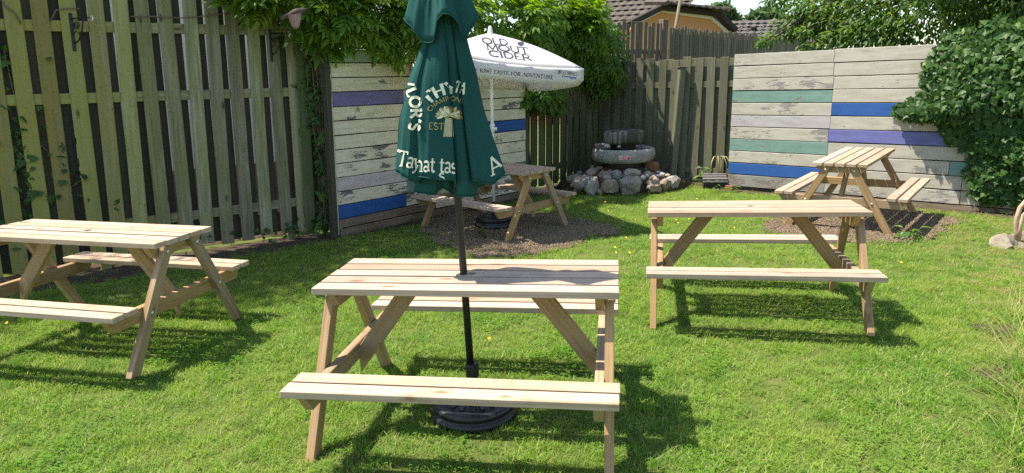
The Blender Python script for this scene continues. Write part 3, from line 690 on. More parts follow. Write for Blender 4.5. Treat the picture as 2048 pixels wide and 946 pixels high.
# ---------------------------------------------------------------- closed green parasol
PB = Vector((-.222, 3.215, 0)); PD = Vector((-.030, .004, 1.0))      # base and lean of the pole
axis = lambda z: PB + PD * z
def base_thing(label, P, R, hgt, spokes, mat, tube_h, tube_r, tilt=0):
    t = thing('parasol_base', label, 'parasol base', P)
    mb = MB().lathe([(R * .99, 0), (R, hgt * .22), (R * .985, hgt * .45), (R * .93, hgt * .50), (R * .925, hgt * .60), (R * .95, hgt * .64), (R * .94, hgt * .92), (R * .90, hgt), (R * .80, hgt * 1.02), (R * .76, hgt * .97), (R * .3, hgt * 1.12), (tube_r * 1.5, hgt * 1.2)], 48)
    part('weight', mb.mesh('weight', mat, True), t, Matrix.Translation(P))
    for k in range(spokes):
        a = 2 * math.pi * k / spokes; rr = R * .55
        part('rib', board_mesh('rib', R * .22, R * .1, .010, mat, .003), t, Matrix.Translation(P) @ Matrix.Rotation(a, 4, 'Z') @ Matrix.Translation((rr, 0, hgt * 1.055)) @ Matrix.Rotation(.07, 4, 'Y'))
    part('tube', MB().lathe([(tube_r * 1.5, hgt * 1.0), (tube_r * 1.15, hgt * 1.35), (tube_r * 1.1, tube_h)], 20).mesh('tube', mat, True), t, Matrix.Translation(P))
    return t
gb = base_thing('round black parasol base on the grass under the nearest table', PB, .225, .082, 16, M_['black_plastic'], .22, .019)
cl_ = part('clamp_collar', MB().lathe([(.024, .205), (.034, .207), (.034, .268), (.031, .272), (.031, .280), (.022, .281)], 24).mesh('clamp_collar', M_['black_plastic'], False), gb, Matrix.Translation(PB))
par = thing('closed_parasol', 'closed dark green parasol hanging over the nearest picnic table', 'parasol', PB)
part('pole', MB().tube([axis(.10), axis(.8), axis(1.5), axis(2.46)], .0185, 16).mesh('pole', M_['pole_black'], True), par)
part('finial', MB().lathe([(.02, 0), (.03, .01), (.028, .03), (.012, .06), (0, .075)], 16).mesh('finial', M_['pole_black'], True), par, Matrix.Translation(axis(2.44)))

def px_hem(u, v, dy):                                                # hem point seen there, dy metres nearer (-) or farther (+) than the pole
    return at(u, v, PB.y + dy)
def folded(name, hem, top, parent, mat, prof, nz=26, thick=.0016, close=True, sub=6, wrinkle=.004, seams=(), hemline=True):
    """cloth hanging from a gathered ring: hem and top are matching rings of points, prof(t) the spread at t (0 top, 1 hem)"""
    def refine(P):
        n = len(P); out = []
        for i in range(n if close else n - 1):
            p0, p1, p2, p3 = P[(i - 1) % n] if close or i else P[0], P[i], P[(i + 1) % n], P[(i + 2) % n] if close or i + 2 < n else P[-1]
            for k in range(sub):
                t = k / sub
                # gently rounded folds: half way between straight and spline
                cat = .5 * ((2 * p1) + (-p0 + p2) * t + (2 * p0 - 5 * p1 + 4 * p2 - p3) * t * t + (-p0 + 3 * p1 - 3 * p2 + p3) * t ** 3)
                out.append(p1.lerp(p2, t).lerp(cat, .4))
        if not close: out.append(P[-1])
        return out
    H, Tp = refine(hem), refine(top); m = len(H); vs = []; fs = []
    for j in range(nz + 1):
        t = j / nz
        for i in range(m):
            w = prof(t, max(-1, min(1, (H[i].x - axis(H[i].z).x) / .2)))
            zt_ = Tp[i].z + (H[i].z - Tp[i].z) * t
            ax_h, ax_t = axis(H[i].z), axis(Tp[i].z)
            off = (Tp[i] - ax_t) * (1 - w) + (H[i] - ax_h) * w
            q = axis(zt_) + off; q.z = zt_
            wr = noise.noise(Vector((i * .35, t * 3.2, 2.0))) * wrinkle * (1 + t) + noise.noise(Vector((i * .16 + 5, t * 8, 1))) * wrinkle * 1.0 + abs(noise.noise(Vector((i * .5, t * 1.6 + i * .05, 9)))) * wrinkle * 1.2
            d = off.copy(); d.z = 0
            if d.length > 1e-4: q += d.normalized() * wr
            vs.append(q)
    k = m if close else m - 1
    for j in range(nz):
        for i in range(k): fs.append((j * m + i, j * m + (i + 1) % m, (j + 1) * m + (i + 1) % m, (j + 1) * m + i))
    me = mesh(name, vs, fs, mat, True)
    o = part(name, me, parent); so = o.modifiers.new('thickness', 'SOLIDIFY'); so.thickness = thick; so.offset = -1
    for si in seams: part('seam', MB().tube([vs[j * m + si * sub] for j in range(nz + 1)], .0024, 5).mesh('seam', mat, True), o)
    if hemline: part('hem', MB().tube([vs[nz * m + i] for i in range(m)] + ([vs[nz * m]] if close else []), .003, 5).mesh('hem', mat, True), o)
    return o, BVHTree.FromPolygons([tuple(v) for v in vs], fs)
# hem ring, anticlockwise seen from above, starting at the right tip
hem = [px_hem(1009, 346, .02), px_hem(1000, 356, -.02), px_hem(985, 369, -.055), px_hem(965, 366, -.075), px_hem(946, 360, -.085), px_hem(952, 372, .015), px_hem(953, 390, -.03), px_hem(938, 393, -.085), px_hem(915, 392, -.075), px_hem(911, 390, .0),
       px_hem(911, 361, -.110), px_hem(885, 359, -.135), px_hem(858, 356, -.140), px_hem(836, 353, -.120), px_hem(848, 362, -.02), px_hem(838, 366, -.065), px_hem(818, 360, -.075), px_hem(803, 352, -.055), px_hem(793, 344, -.01),
       px_hem(806, 350, .05), px_hem(838, 372, .09), px_hem(868, 380, .12), px_hem(900, 372, .10), px_hem(930, 378, .13), px_hem(965, 372, .11), px_hem(992, 356, .07)]
n_h = len(hem); top = []
TZ = 2.08
for i, p_ in enumerate(hem):
    d = p_ - axis(p_.z); d.z = 0
    r = .026 if i in (5, 9, 14, 20, 22, 24) else .046; top.append(axis(TZ) + d.normalized() * r)
can, bvh_can = folded('canopy', hem, top, par, M_['green_cloth'], lambda t, x: float(np.interp(t, (0, .26, .475, .7, 1), (0, .22, .60, .83, 1))) * (.5 - .5 * x) + float(np.interp(t, (0, .26, .475, .65, .85, 1), (0, .28, .44, .58, .82, 1))) * (.5 + .5 * x), 34, seams=(0, 4, 7, 10, 13, 16, 18))
inner_hem = [px_hem(908, 391, -.03), px_hem(895, 380, -.05), px_hem(884, 376, -.02), px_hem(870, 389, -.045), px_hem(848, 387, -.05), px_hem(828, 383, -.02), px_hem(834, 372, .01)]
inner_top = [axis(1.6) + Vector(((p_.x - axis(p_.z).x) * .45, (p_.y - axis(p_.z).y) * .5, 0)) for p_ in inner_hem]
inn, bvh_in = folded('inner_fold', inner_hem, inner_top, par, M_['green_cloth'], lambda t, x: t, 14, close=False)
# wind vent cape at the top
cape_hem = [px_hem(956, 31, .0), px_hem(948, 48, -.05), px_hem(926, 80, -.06), px_hem(916, 46, -.085), px_hem(903, 31, -.125), px_hem(886, 27, -.135), px_hem(874, 42, -.12), px_hem(866, 84, -.07), px_hem(846, 84, -.06), px_hem(826, 58, -.055), px_hem(806, 37, -.02),
            px_hem(815, 50, .05), px_hem(842, 70, .08), px_hem(870, 46, .12), px_hem(900, 74, .09), px_hem(930, 44, .10), px_hem(946, 38, .06)]
cape_top = []
for p_ in cape_hem:
    d = p_ - axis(p_.z); d.z = 0; cape_top.append(axis(2.42) + d.normalized() * .03)
cape, bvh_cape = folded('vent_flap', cape_hem, cape_top, par, M_['green_cloth'], lambda t, x: .62 * t + .38 * t ** 2, 16)
part('strap', board_mesh('strap', .05, .018, .006, M_['black_plastic'], .001), par, frame_xy(at(905, 389, 3.16), Vector((1, 0, .7)), Vector((0, 1, 0))))
for nm, ring in (('hem_stitch', hem),):                               # rolled hem
    pass
def bez(size): return size
clip = lambda Q, u0, u1: [f for f in Q if all(u0 <= u <= u1 for u, v in f)]
def letters(txt, size, weight, serif, spacing, to_px, u0, u1):
    x = 0.0; total = text_quads(txt, size, weight, serif, spacing)[1]
    for ch in txt:
        q, w = text_quads(ch, size, weight, serif, spacing)
        Q = clip(to_px([[(a + x, b) for a, b in f] for f in q], total), u0, u1); x += w
        if Q: print_on('letter', Q, bvh_can, M_['print_cream'], can)
letters("AYLOR'S", 22, .23, False, .05, lambda q, w: bend(q, 727, 226, 95, 15, w), 790, 845)
letters('THY', 24, .22, False, .02, lambda q, w: bend(q, 904, 242, 54, 113, w), 850, 908)
letters('TA', 23, .24, False, 0, lambda q, w: place(q, 908, 184, 14, .55), 904, 934)
letters("'Tay", 31, .155, True, 0, lambda q, w: place(q, 789, 329, 12, .74), 788, 838)
letters('hat tas', 32, .155, True, 0, lambda q, w: place(q, 831, 342, 3.5, .69), 835, 912)
letters('s', 24, .155, True, 0, lambda q, w: place(q, 877, 361, 4), 870, 900)
letters('All', 34, .15, True, .02, lambda q, w: place(q, 984, 351, -27), 978, 1012)
q, w = text_quads('CHAMPIONSHIP', 9.5, .14, False, .04); Q2 = clip(bend(q, 902, 250, 48, 92, w), 850, 926)
q, w = text_quads('EST.', 14, .15, False, .05); Q2 += place(q, 857, 259, 2)
# wheat sheaf emblem
def blob(cx, cy, rx, ry, ang, n=10):
    a = math.radians(ang); pts = []
    for k in range(n): 
        t = 2 * math.pi * k / n; x, y = rx * math.cos(t), ry * math.sin(t); pts.append((cx + x * math.cos(a) - y * math.sin(a), cy + x * math.sin(a) + y * math.cos(a)))
    return [[pts[0], pts[k], pts[k + 1], pts[k + 1]] for k in range(1, n - 1)]
Qg = []; Qc = []
for k in range(60):
    a = random.uniform(-15, 195); r = random.uniform(4, 23); Qg += blob(897 + 1.0 * r * math.cos(math.radians(a)), 232 - .70 * r * math.sin(math.radians(a)), 6.0, 3.2, -a)
for k in range(16):
    a = -20 + k * 14.5; r = 11 + 8 * (k % 2); Qc += blob(897 + .95 * r * math.cos(math.radians(a)), 231 - .70 * r * math.sin(math.radians(a)), 7.0, 2.1, -a)
for k in range(9):
    x = -8 + k * 2; Qg.append([(897 + x * .85, 236), (897 + x * .85 + 1.6, 236), (896 + x * 1.25 + 1.9, 273), (896 + x * 1.25, 273)]); Qc.append([(897.6 + x * .85, 238), (898.3 + x * .85, 238), (896.9 + x * 1.3 + .9, 274), (896.9 + x * 1.3, 274)])
print_on('gold_lettering', Q2 + Qg, bvh_can, M_['print_gold'], can)
print_on('sheaf_highlight', Qc, bvh_can, M_['print_cream'], can, lift=.0035)

# ---------------------------------------------------------------- open white parasol
WB = Vector((-.205, 7.89, .0)); ap = at(980.5, 66, 7.93)
wbase = base_thing('round black parasol base on gravel under the white parasol', WB, .24, .13, 12, M_['black_plastic'], .30, .026)
wp = thing('open_parasol', 'open white printed parasol over the shaded back table', 'parasol', WB)
waxis = lambda z: WB.lerp(ap, (z - 0) / ap.z)
part('pole', MB().tube([waxis(.12), waxis(1.2), waxis(ap.z - .02)], .019, 14).mesh('pole', M_['pole_white'], True), wp)
part('tilt_joint', MB().lathe([(.02, -.05), (.028, -.045), (.028, .045), (.02, .05)], 14).mesh('tilt_joint', M_['pole_white'], True), wp, Matrix.Translation(waxis(1.16)))
part('knob', MB().tube([waxis(1.15), waxis(1.15) + Vector((.055, -.01, 0))], [.012, .02], 10).mesh('knob', M_['pole_white'], True), wp)
part('finial', MB().lathe([(.045, -.02), (.032, .0), (.026, .04), (.018, .075), (0, .085)], 14).mesh('finial', M_['pole_white'], True), wp, Matrix.Translation(ap + Vector((0, 0, -.005))))
c1 = at(1167, 137, 7.40); c2 = at(893, 110, 6.98); cen = c1.lerp(c2, .5); cmid = Vector((ap.x, ap.y, 0))
c3 = Vector((2 * ap.x - c1.x, 2 * ap.y - c1.y, 2 * (c1.z + c2.z) / 2 - c1.z + .03)); c4 = Vector((2 * ap.x - c2.x, 2 * ap.y - c2.y, c1.z + (c1.z + c3.z - 2 * c2.z) * .5)); c3.z = c2.z + (c4.z - c1.z) * .5
cor = [c1, c2, c3, c4]
vs, fs = [], []; NR, NS = 10, 14
def canopy_pt(k, s, t):                                              # panel k, s along the edge, t from apex to edge
    a, b = cor[k], cor[(k + 1) % 4]; e = a.lerp(b, s)
    sag = math.sin(math.pi * s); p = ap.lerp(e, t)
    p.z += -.035 * sag * t * (1 - .2 * t) + .045 * math.sin(math.pi * t)
    p += (cmid_xy(e) * .03 * sag * t)
    p.z += .004 * noise.noise(Vector((s * 9 + k * 7, t * 5, 3)))
    return p
def cmid_xy(e):
    d = Vector((ap.x - e.x, ap.y - e.y, 0)); return d.normalized()
for k in range(4):
    b = len(vs)
    for j in range(NR + 1):
        for i in range(NS + 1): vs.append(canopy_pt(k, i / NS, max(j / NR, .02)))
    for j in range(NR):
        for i in range(NS): q0 = b + j * (NS + 1) + i; fs.append((q0, q0 + 1, q0 + NS + 2, q0 + NS + 1))
cm = mesh('canopy', vs, fs, M_['white_cloth'], True); wc = part('canopy', cm, wp); wc.modifiers.new('t', 'SOLIDIFY').thickness = .0015
v2, f2 = [], []; 
for k in range(4):
    b = len(v2)
    for j in range(4):
        for i in range(NS + 1):
            s = i / NS; e = canopy_pt(k, s, 1.0); drop = .170 * j / 3 * (1 - .25 * max(0, (abs(s - .5) - .42) / .08) ** 2)
            out = -cmid_xy(e) * (.004 + .006 * math.sin(i * 1.9 + k) * j / 3)
            v2.append(e + out - UPR * drop)
    for j in range(3):
        for i in range(NS): q0 = b + j * (NS + 1) + i; f2.append((q0, q0 + 1, q0 + NS + 2, q0 + NS + 1))
vm = mesh('valance', v2, f2, M_['white_cloth'], True); wv = part('valance', vm, wp); wv.modifiers.new('t', 'SOLIDIFY').thickness = .0015
for k in range(4):
    a = cor[k]; part('rib', MB().tube([ap - Vector((0, 0, .05)), ap.lerp(a, .5) + Vector((0, 0, .03 - .02)), a - Vector((0, 0, .015))], .007, 6).mesh('rib', M_['pole_white'], True), wp)
    h = waxis(1.62); part('strut', MB().tube([h, ap.lerp(a, .52) + Vector((0, 0, .0))], .006, 6).mesh('strut', M_['pole_white'], True), wp)
bvh_w = BVHTree.FromPolygons([tuple(v) for v in vs] + [tuple(v) for v in v2], fs + [tuple(len(vs) + i for i in f) for f in f2])
Q = []
for txt, ox, oy, wd, an in (('OLD', 966, 87.2, 52, 4.5), ('MOUT', 973, 99.2, 86, 5.7), ('CIDER', 979, 112.6, 86, 6.5)):
    q, w = text_quads(txt, 11.8, .145, True, -.05); Q += place(q, ox, oy, an, wd / w, -.45)
Q += blob(1041, 88, 6.8, 3.9, 8) + blob(1045, 85.5, 2.6, 2.2, 0) + [[(1045, 84), (1049, 83.2), (1049, 84.2), (1045, 85.8)], [(1041, 91), (1042, 91), (1041.8, 94), (1041, 94)]]
print_on('logo_lettering', Q, bvh_w, M_['print_ink'], wc, .004, .3)
q, w = text_quads('THE KIWI TASTE FOR ADVENTURE', 7.6, .14, True, .03); print_on('slogan_lettering', place(q, 936, 142.5, 5.35, 171.5 / w, .05), bvh_w, M_['print_ink'], wv, .004, .3)
bx = lambda x0, y0, x1, y1, a=.12: [[(x0, y0), (x1, y0 + (x1 - x0) * a), (x1, y1 + (x1 - x0) * a), (x0, y1)]]
Q = []
for (x0, y0, x1, y1) in ((1116, 139.8, 1154, 140.4), (1116, 146.6, 1154, 147.2), (1116, 140, 1116.7, 147), (1122, 140.7, 1122.5, 147.6), (1130, 141.6, 1130.6, 148.5), (1153.4, 144.4, 1154, 151.2)): Q += bx(x0, y0, x1, y1)
Q += blob(1119.2, 143.6, 1.9, 1.9, 0) + bx(1124.5, 143.6, 1128, 145) + bx(1134, 144.2, 1150, 145.2) + bx(1135, 146.4, 1149, 147.4)
print_on('small_print', Q, bvh_w, M_['print_ink'], wv, .004, .3)
print_on('small_print', bx(1123.5, 151.2, 1152, 152.9) + bx(1139, 155.6, 1152, 156.6), bvh_w, M_['print_blue'], wv, .004, .3)

# ---------------------------------------------------------------- rocks
def rock_mesh(name, seed, mat, sub=3, facet=.5, rough=.18, flat=None):
    bm = bmesh.new(); bmesh.ops.create_icosphere(bm, subdivisions=sub, radius=1.0); rr = random.Random(seed)
    planes = [(Vector((rr.gauss(0, 1), rr.gauss(0, 1), rr.gauss(0, 1))).normalized(), rr.uniform(.58, .9)) for _ in range(int(18 * facet) + 2)]
    off = Vector((seed * 3.1, seed * 1.7, seed * .9))
    for v in bm.verts:
        p = v.co.copy()
        if facet > 0:
            for n, d in planes:
                k = p.dot(n) - d
                if k > 0: p -= n * k * (.9 if facet < .4 else 1.0)
        p *= 1 + rough * noise.noise(p * 1.6 + off) + rough * .4 * noise.noise(p * 4.5 + off)
        v.co = p
    me = bpy.data.meshes.new(name); bm.to_mesh(me); bm.free(); me.materials.append(mat); me.shade_smooth()
    if facet >= .4: me.set_sharp_from_angle(angle=math.radians(22))
    return me
def rock_px(u0, v0, u1, v1, y, mat, label, group=None, seed=None, facet=.5, name='rock', depth=.9, yaw=None, tilt=0):
    """a rock that fills that box in the photograph when it stands y metres into the garden"""
    seed = seed or random.randint(1, 9999)
    c = at((u0 + u1) / 2, (v0 + v1) / 2, y); w = (at(u1, (v0 + v1) / 2, y) - at(u0, (v0 + v1) / 2, y)).length / 2; h = (at((u0 + u1) / 2, v0, y) - at((u0 + u1) / 2, v1, y)).length / 2
    M = Matrix.Translation(c) @ Matrix.Rotation(tilt, 4, 'Y') @ Matrix.Diagonal((w * 1.08, w * depth, h * 1.1, 1)) @ Matrix.Rotation(yaw if yaw is not None else random.uniform(0, 6), 4, 'Z')
    o = part(name, rock_mesh(name, seed, M_[mat], 4 if w > .1 else 3, facet), None, M); tag(o, label, 'rock' if name == 'rock' else 'pebble', group); return o
RX = lambda x: 1120 + x / 5.566
RY = lambda y: 230 + y / 5.566
G1 = 'rocks heaped round the fountain'
big = [((120, 655, 415, 870), 10.05, 'rock', 'slanting layered grey rock at the left of the fountain pile', .9, -.25), ((270, 712, 432, 905), 9.9, 'rock', 'speckled grey wedge rock leaning left in the front of the fountain pile', .7, .3), ((432, 712, 668, 895), 9.88, 'rock_brown', 'brown grey angular rock in the front row of the fountain pile', .8, .2),
       ((635, 690, 948, 885), 9.85, 'rock', 'largest grey boulder, front middle of the fountain pile', .5, 0), ((945, 680, 1100, 800), 9.97, 'rock_brown', 'pinkish brown rock right of the largest boulder, upper half', .6, .1), ((960, 745, 1140, 875), 9.88, 'rock_brown', 'brown rock at grass level right of the largest boulder', .7, 0),
       ((1098, 680, 1235, 850), 10.0, 'rock_brown', 'upright brown rock near the right end of the fountain pile', .6, .1), ((1210, 692, 1290, 830), 10.1, 'rock', 'tall thin grey rock near the right end of the fountain pile', .5, 0), ((1262, 710, 1335, 832), 10.15, 'rock_brown', 'small pinkish rock at the right end of the fountain pile', .6, .2),
       ((60, 665, 260, 770), 10.35, 'rock_brown', 'dark flat rock at the left end of the fountain pile', .7, -.1), ((408, 625, 570, 745), 10.15, 'rock_brown', 'brown rock in the second row of the fountain pile', .7, .1), ((560, 615, 710, 705), 10.2, 'rock', 'rounded grey rock behind the front row of the fountain pile', .4, 0),
       ((705, 597, 898, 705), 10.12, 'rock', 'smooth greenish grey oval rock on top of the largest boulder', .25, 0), ((270, 590, 420, 690), 10.35, 'rock_brown', 'brown slab rock high on the left of the fountain pile', .8, -.2), ((375, 568, 500, 640), 10.45, 'rock_brown', 'tan rock below the left rim of the stone bowl', .5, 0),
       ((165, 625, 270, 690), 10.5, 'rock', 'dark grey rock at the back left of the fountain pile', .6, 0), ((650, 562, 712, 618), 10.4, 'rock_brown', 'small brown cobble directly under the stone bowl', .2, 0), ((1160, 655, 1235, 700), 10.25, 'rock_brown', 'dark brown cobble at the back right of the fountain pile', .3, 0), ((405, 825, 485, 895), 9.9, 'rock_brown', 'small brown stone wedged at grass level in the fountain pile', .4, 0)]
for (b, y, mt, lab, fc, tl) in big: rock_px(RX(b[0]), RY(b[1]), RX(b[2]), RY(b[3]), y, mt, lab, G1, facet=fc, tilt=tl)
peb = [((468, 672, 572, 728), 10.02, 'rock_pale'), ((500, 583, 575, 628), 10.4, 'rock_pink'), ((535, 606, 610, 648), 10.33, 'rock_pink'), ((895, 668, 955, 722), 9.95, 'rock_pale'), ((945, 664, 992, 705), 10.0, 'rock_slate'), ((915, 592, 985, 640), 10.35, 'rock_slate'), ((975, 595, 1045, 632), 10.4, 'rock_slate'), ((930, 625, 1020, 680), 10.2, 'rock'), ((1050, 660, 1120, 700), 10.15, 'rock_slate'), ((1060, 620, 1125, 660), 10.3, 'rock_pale'), ((1100, 640, 1170, 690), 10.2, 'rock_pale'), ((890, 625, 932, 665), 10.3, 'rock_pink'), ((800, 590, 860, 618), 10.4, 'rock'), ((1010, 640, 1050, 675), 10.25, 'rock_pink'), ((610, 690, 665, 730), 10.0, 'rock_slate'), ((590, 595, 640, 625), 10.45, 'rock_brown'), ((860, 700, 905, 735), 9.95, 'rock'), ((205, 668, 262, 715), 10.3, 'rock_slate'), ((340, 560, 380, 600), 10.5, 'rock'), ((740, 680, 790, 710), 10.0, 'rock'), ((670, 615, 705, 650), 10.3, 'rock_slate')]
peb_l = ['white oval pebble on the front left of the fountain rocks', 'upper pink pebble below the left side of the stone bowl', 'lower flat pink pebble below the left side of the stone bowl', 'pale egg shaped pebble at the right shoulder of the largest boulder', 'blue grey pebble right of the pale egg shaped one', 'blue grey pebble highest on the right under the bowl', 'flat blue grey pebble next to the terracotta block', 'grey cobble in the cluster right of the oval rock', 'blue grey pebble above the upright brown rock', 'pale pebble at the back of the right hand pebble cluster', 'pale elongated pebble at the right end of the pebble cluster', 'small pink pebble beside the greenish oval rock', 'small grey pebble on top of the greenish oval rock', 'small pink pebble in the middle of the right hand cluster', 'dark blue grey pebble at the left shoulder of the largest boulder', 'small brown pebble between the two pink ones and the bowl', 'small grey pebble on the right of the largest boulder', 'slate grey pebble at the far left of the fountain rocks', 'tiny grey pebble at the back left under the bowl', 'small grey pebble on the crest of the largest boulder', 'small slate pebble below the brown cobble under the bowl']
for (b, y, mt), lab in zip(peb, peb_l): rock_px(RX(b[0]), RY(b[1]), RX(b[2]), RY(b[3]), y, mt, lab, 'pebbles in the fountain rock pile', facet=0, name='pebble')
for k in range(20):
    u_, t_ = random.uniform(1150, 1352), random.random(); y_ = 10.02 + .38 * t_; s_ = random.uniform(9, 17); v_ = 372 - 32 * t_ * (1 - abs(u_ - 1250) / 160) - random.uniform(0, 8)
    rock_px(u_ - s_, v_ - s_ * .6, u_ + s_, v_ + s_ * .6, y_, random.choice(('rock', 'rock_brown', 'rock')), 'small angular stone wedged between the larger fountain rocks', 'small stones wedged in the fountain rock pile', facet=.9, tilt=random.uniform(-.5, .5))
# rubble core under the stones (they rest on it)
FC = Vector((1.775, 10.58, 0))
core = MB().lathe([(.98, 0), (.92, .10), (.72, .22), (.5, .31), (.34, .36), (0.0, .37)], 40, wob=.12)
o = part('rubble_mound', core.mesh('rubble_mound', M_['soil'], True), None, Matrix.Translation(FC) @ Matrix.Diagonal((1.05, .72, 1, 1))); tag(o, 'dark earth mound under the fountain rocks', 'mound')
# fountain
fo = thing('stone_fountain', 'round stone bowl fountain with wet capstone on the rock pile', 'fountain', FC)
part('plinth', MB().lathe([(.30, .30), (.31, .44), (.29, .45)], 28, wob=.08).mesh('plinth', M_['old_dark'], True), fo, Matrix.Translation(FC))
part('terracotta_block', board_mesh('terracotta_block', .22, .14, .17, M_['terracotta'], .035), fo, Matrix.Translation(at(1303, 333, 10.40)) @ Matrix.Rotation(-.5, 4, 'Z') @ Matrix.Rotation(.1, 4, 'Y'))
bowl = MB().lathe([(.36, .415), (.44, .43), (.482, .47), (.497, .53), (.492, .585), (.478, .622), (.455, .632), (.43, .625), (.415, .585), (.40, .56), (0, .555)], 56, wob=.025)
part('bowl', bowl.mesh('bowl', M_['granite'], True), fo, Matrix.Translation(FC))
part('water', MB().lathe([(.415, .59), (0.0, .592)], 48).mesh('water', M_['water'], True), fo, Matrix.Translation(FC))
part('stem', MB().lathe([(.20, .56), (.19, .69), (.22, .71)], 24, wob=.06).mesh('stem', M_['old_dark'], True), fo, Matrix.Translation(FC))
part('capstone', MB().lathe([(.27, .70), (.318, .715), (.330, .76), (.330, .85), (.322, .885), (.30, .90), (0, .902)], 48, wob=.02).mesh('capstone', M_['wet_stone'], True), fo, Matrix.Translation(FC))
for i, (u, v, s, mt) in enumerate(((1193, 290, .035, 'rock_pink'), (1199, 289, .03, 'rock_pink'), (1206, 288, .028, 'rock_pale'), (1214, 292, .05, 'rock_pale'), (1238, 293, .03, 'rock_pale'), (1285, 291, .03, 'rock'))):
    c = at(u, v, FC.y - .25 if 1205 < u < 1280 else FC.y - .12); c.z = max(c.z, .60)
    o = part('pebble', rock_mesh('pebble', 300 + i, M_[mt], 2, 0), None, Matrix.Translation(c) @ Matrix.Diagonal((s, s * .8, s * .75, 1))); tag(o, 'small wet pebble lying inside the stone bowl', 'pebble', 'pebbles in the bowl')
# warning plate on the bowl
sg = thing('warning_sign', 'small red and white warning plate on the stone bowl', 'sign', at(1248.5, 308.5, FC.y - .5))
def sign_pt(x, z): 
    a = -math.pi / 2 + (x) / .5; return FC + Vector((math.cos(a) * .503, math.sin(a) * .503, z))
def sign_patch(x0, x1, z0, z1, lift, mat, name, n=6):
    vs = []; fs = []
    for i in range(n + 1):
        for z in (z0, z1):
            p = sign_pt(x0 + (x1 - x0) * i / n, z); d = (p - FC); d.z = 0; vs.append(p + d.normalized() * lift)
    fs = [(2 * i, 2 * i + 2, 2 * i + 3, 2 * i + 1) for i in range(n)]
    o = part(name, mesh(name, vs, fs, mat), sg); s_ = o.modifiers.new('t', 'SOLIDIFY'); s_.thickness = .002; return o
sx0 = (at(1238, 308, 10.08).x - FC.x); sign_patch(sx0, sx0 + .168, .497, .555, .004, M_['sign_white'], 'plate')
sign_patch(sx0 + .056, sx0 + .163, .501, .551, .007, M_['red'], 'red_panel')
ring = []
for k in range(14):
    a = 2 * math.pi * k / 14; p_ = sign_pt(sx0 + .028 + .020 * math.cos(a), .526 + .020 * math.sin(a)); d = p_ - FC; d.z = 0; ring.append(p_ + d.normalized() * .008)
part('prohibition_ring', MB().tube(ring + [ring[0]], .0028, 5, False).mesh('prohibition_ring', M_['red']), sg); part('slash', MB().tube([ring[5], ring[12]], .0026, 5).mesh('slash', M_['red']), sg)
for k, (a, b) in enumerate(((.066, .150), (.066, .14), (.066, .12))): sign_patch(sx0 + a, sx0 + b, .538 - k * .014, .543 - k * .014, .0095, M_['sign_white'], 'text_line')

# ---------------------------------------------------------------- small things round the garden
# carved square post leaning on the back fence
cpst = thing('carved_post', 'square carved wooden post leaning on the fence beside the fountain', 'post', BF.p(1.32, 0, .1))
pt0, pt1 = BF.p(1.40, 0, .13), at(1364, 136, BF.p(1.4, 0, .1).y - .02)
PX = (pt1 - pt0).normalized(); side = (BF.dr * .8 + BF.n * .6).normalized(); Mp = frame_xy((pt0 + pt1) / 2, PX, side); Lp = (pt1 - pt0).length
part('shaft', board_mesh('shaft', Lp, .105, .105, M_['fence_far'], .01), cpst, Mp)
for k in range(26):
    for sg_ in (0,):
        part('carved_chevron', board_mesh('carved_chevron', .075, .03, .016, M_['fence_far'], .006), cpst, Mp @ Matrix.Translation((-Lp / 2 + .06 + k * (Lp - .25) / 25, -.0 - .054, .0)) @ Matrix.Rotation(math.pi / 2, 4, 'X') @ Matrix.Rotation(.9, 4, 'Z'))
part('cap', board_mesh('cap', .02, .14, .14, M_['fence_far'], .004), cpst, Mp @ Matrix.Translation((Lp / 2 + .01, 0, 0)))
# slatted wooden step
sp0 = ground(1433, 378); sx_ = (RW.dr * .9 + Vector((.25, .1, 0))).normalized(); Ms = frame_xy(sp0 + Vector((0, .12, 0)), Vector((1, -.18, 0)), Vector((.18, 1, 0)))
st = thing('wooden_step', 'small dark slatted wooden step on the grass beside the white plank wall', 'step', Ms)
for k, (yy, zz) in enumerate(((-.10, .155), (.0, .175), (.10, .195))): part('slat', board_mesh('slat', .36, .085, .022, M_['step'], .003), st, Ms @ Matrix.Translation((0, yy, zz)))
part('front_board', board_mesh('front_board', .35, .022, .10, M_['old_dark'], .003), st, Ms @ Matrix.Translation((0, -.135, .07)))
part('front_slat', board_mesh('front_slat', .36, .024, .025, M_['step'], .003), st, Ms @ Matrix.Translation((0, -.150, .115)))
for sx in (-1, 1): part('side_board', board_mesh('side_board', .022, .25, .15, M_['old_dark'], .003), st, Ms @ Matrix.Translation((sx * .165, -.01, .075)))
# thin pole beyond the fences
o = part('thin_pole', MB().tube([TA.p(2.75, 0, -.5), at(1364, -20, 14.6)], .032, 8).mesh('thin_pole', M_['tall_fence'], True), None); tag(o, 'thin weathered pole rising against the orange gable', 'pole')
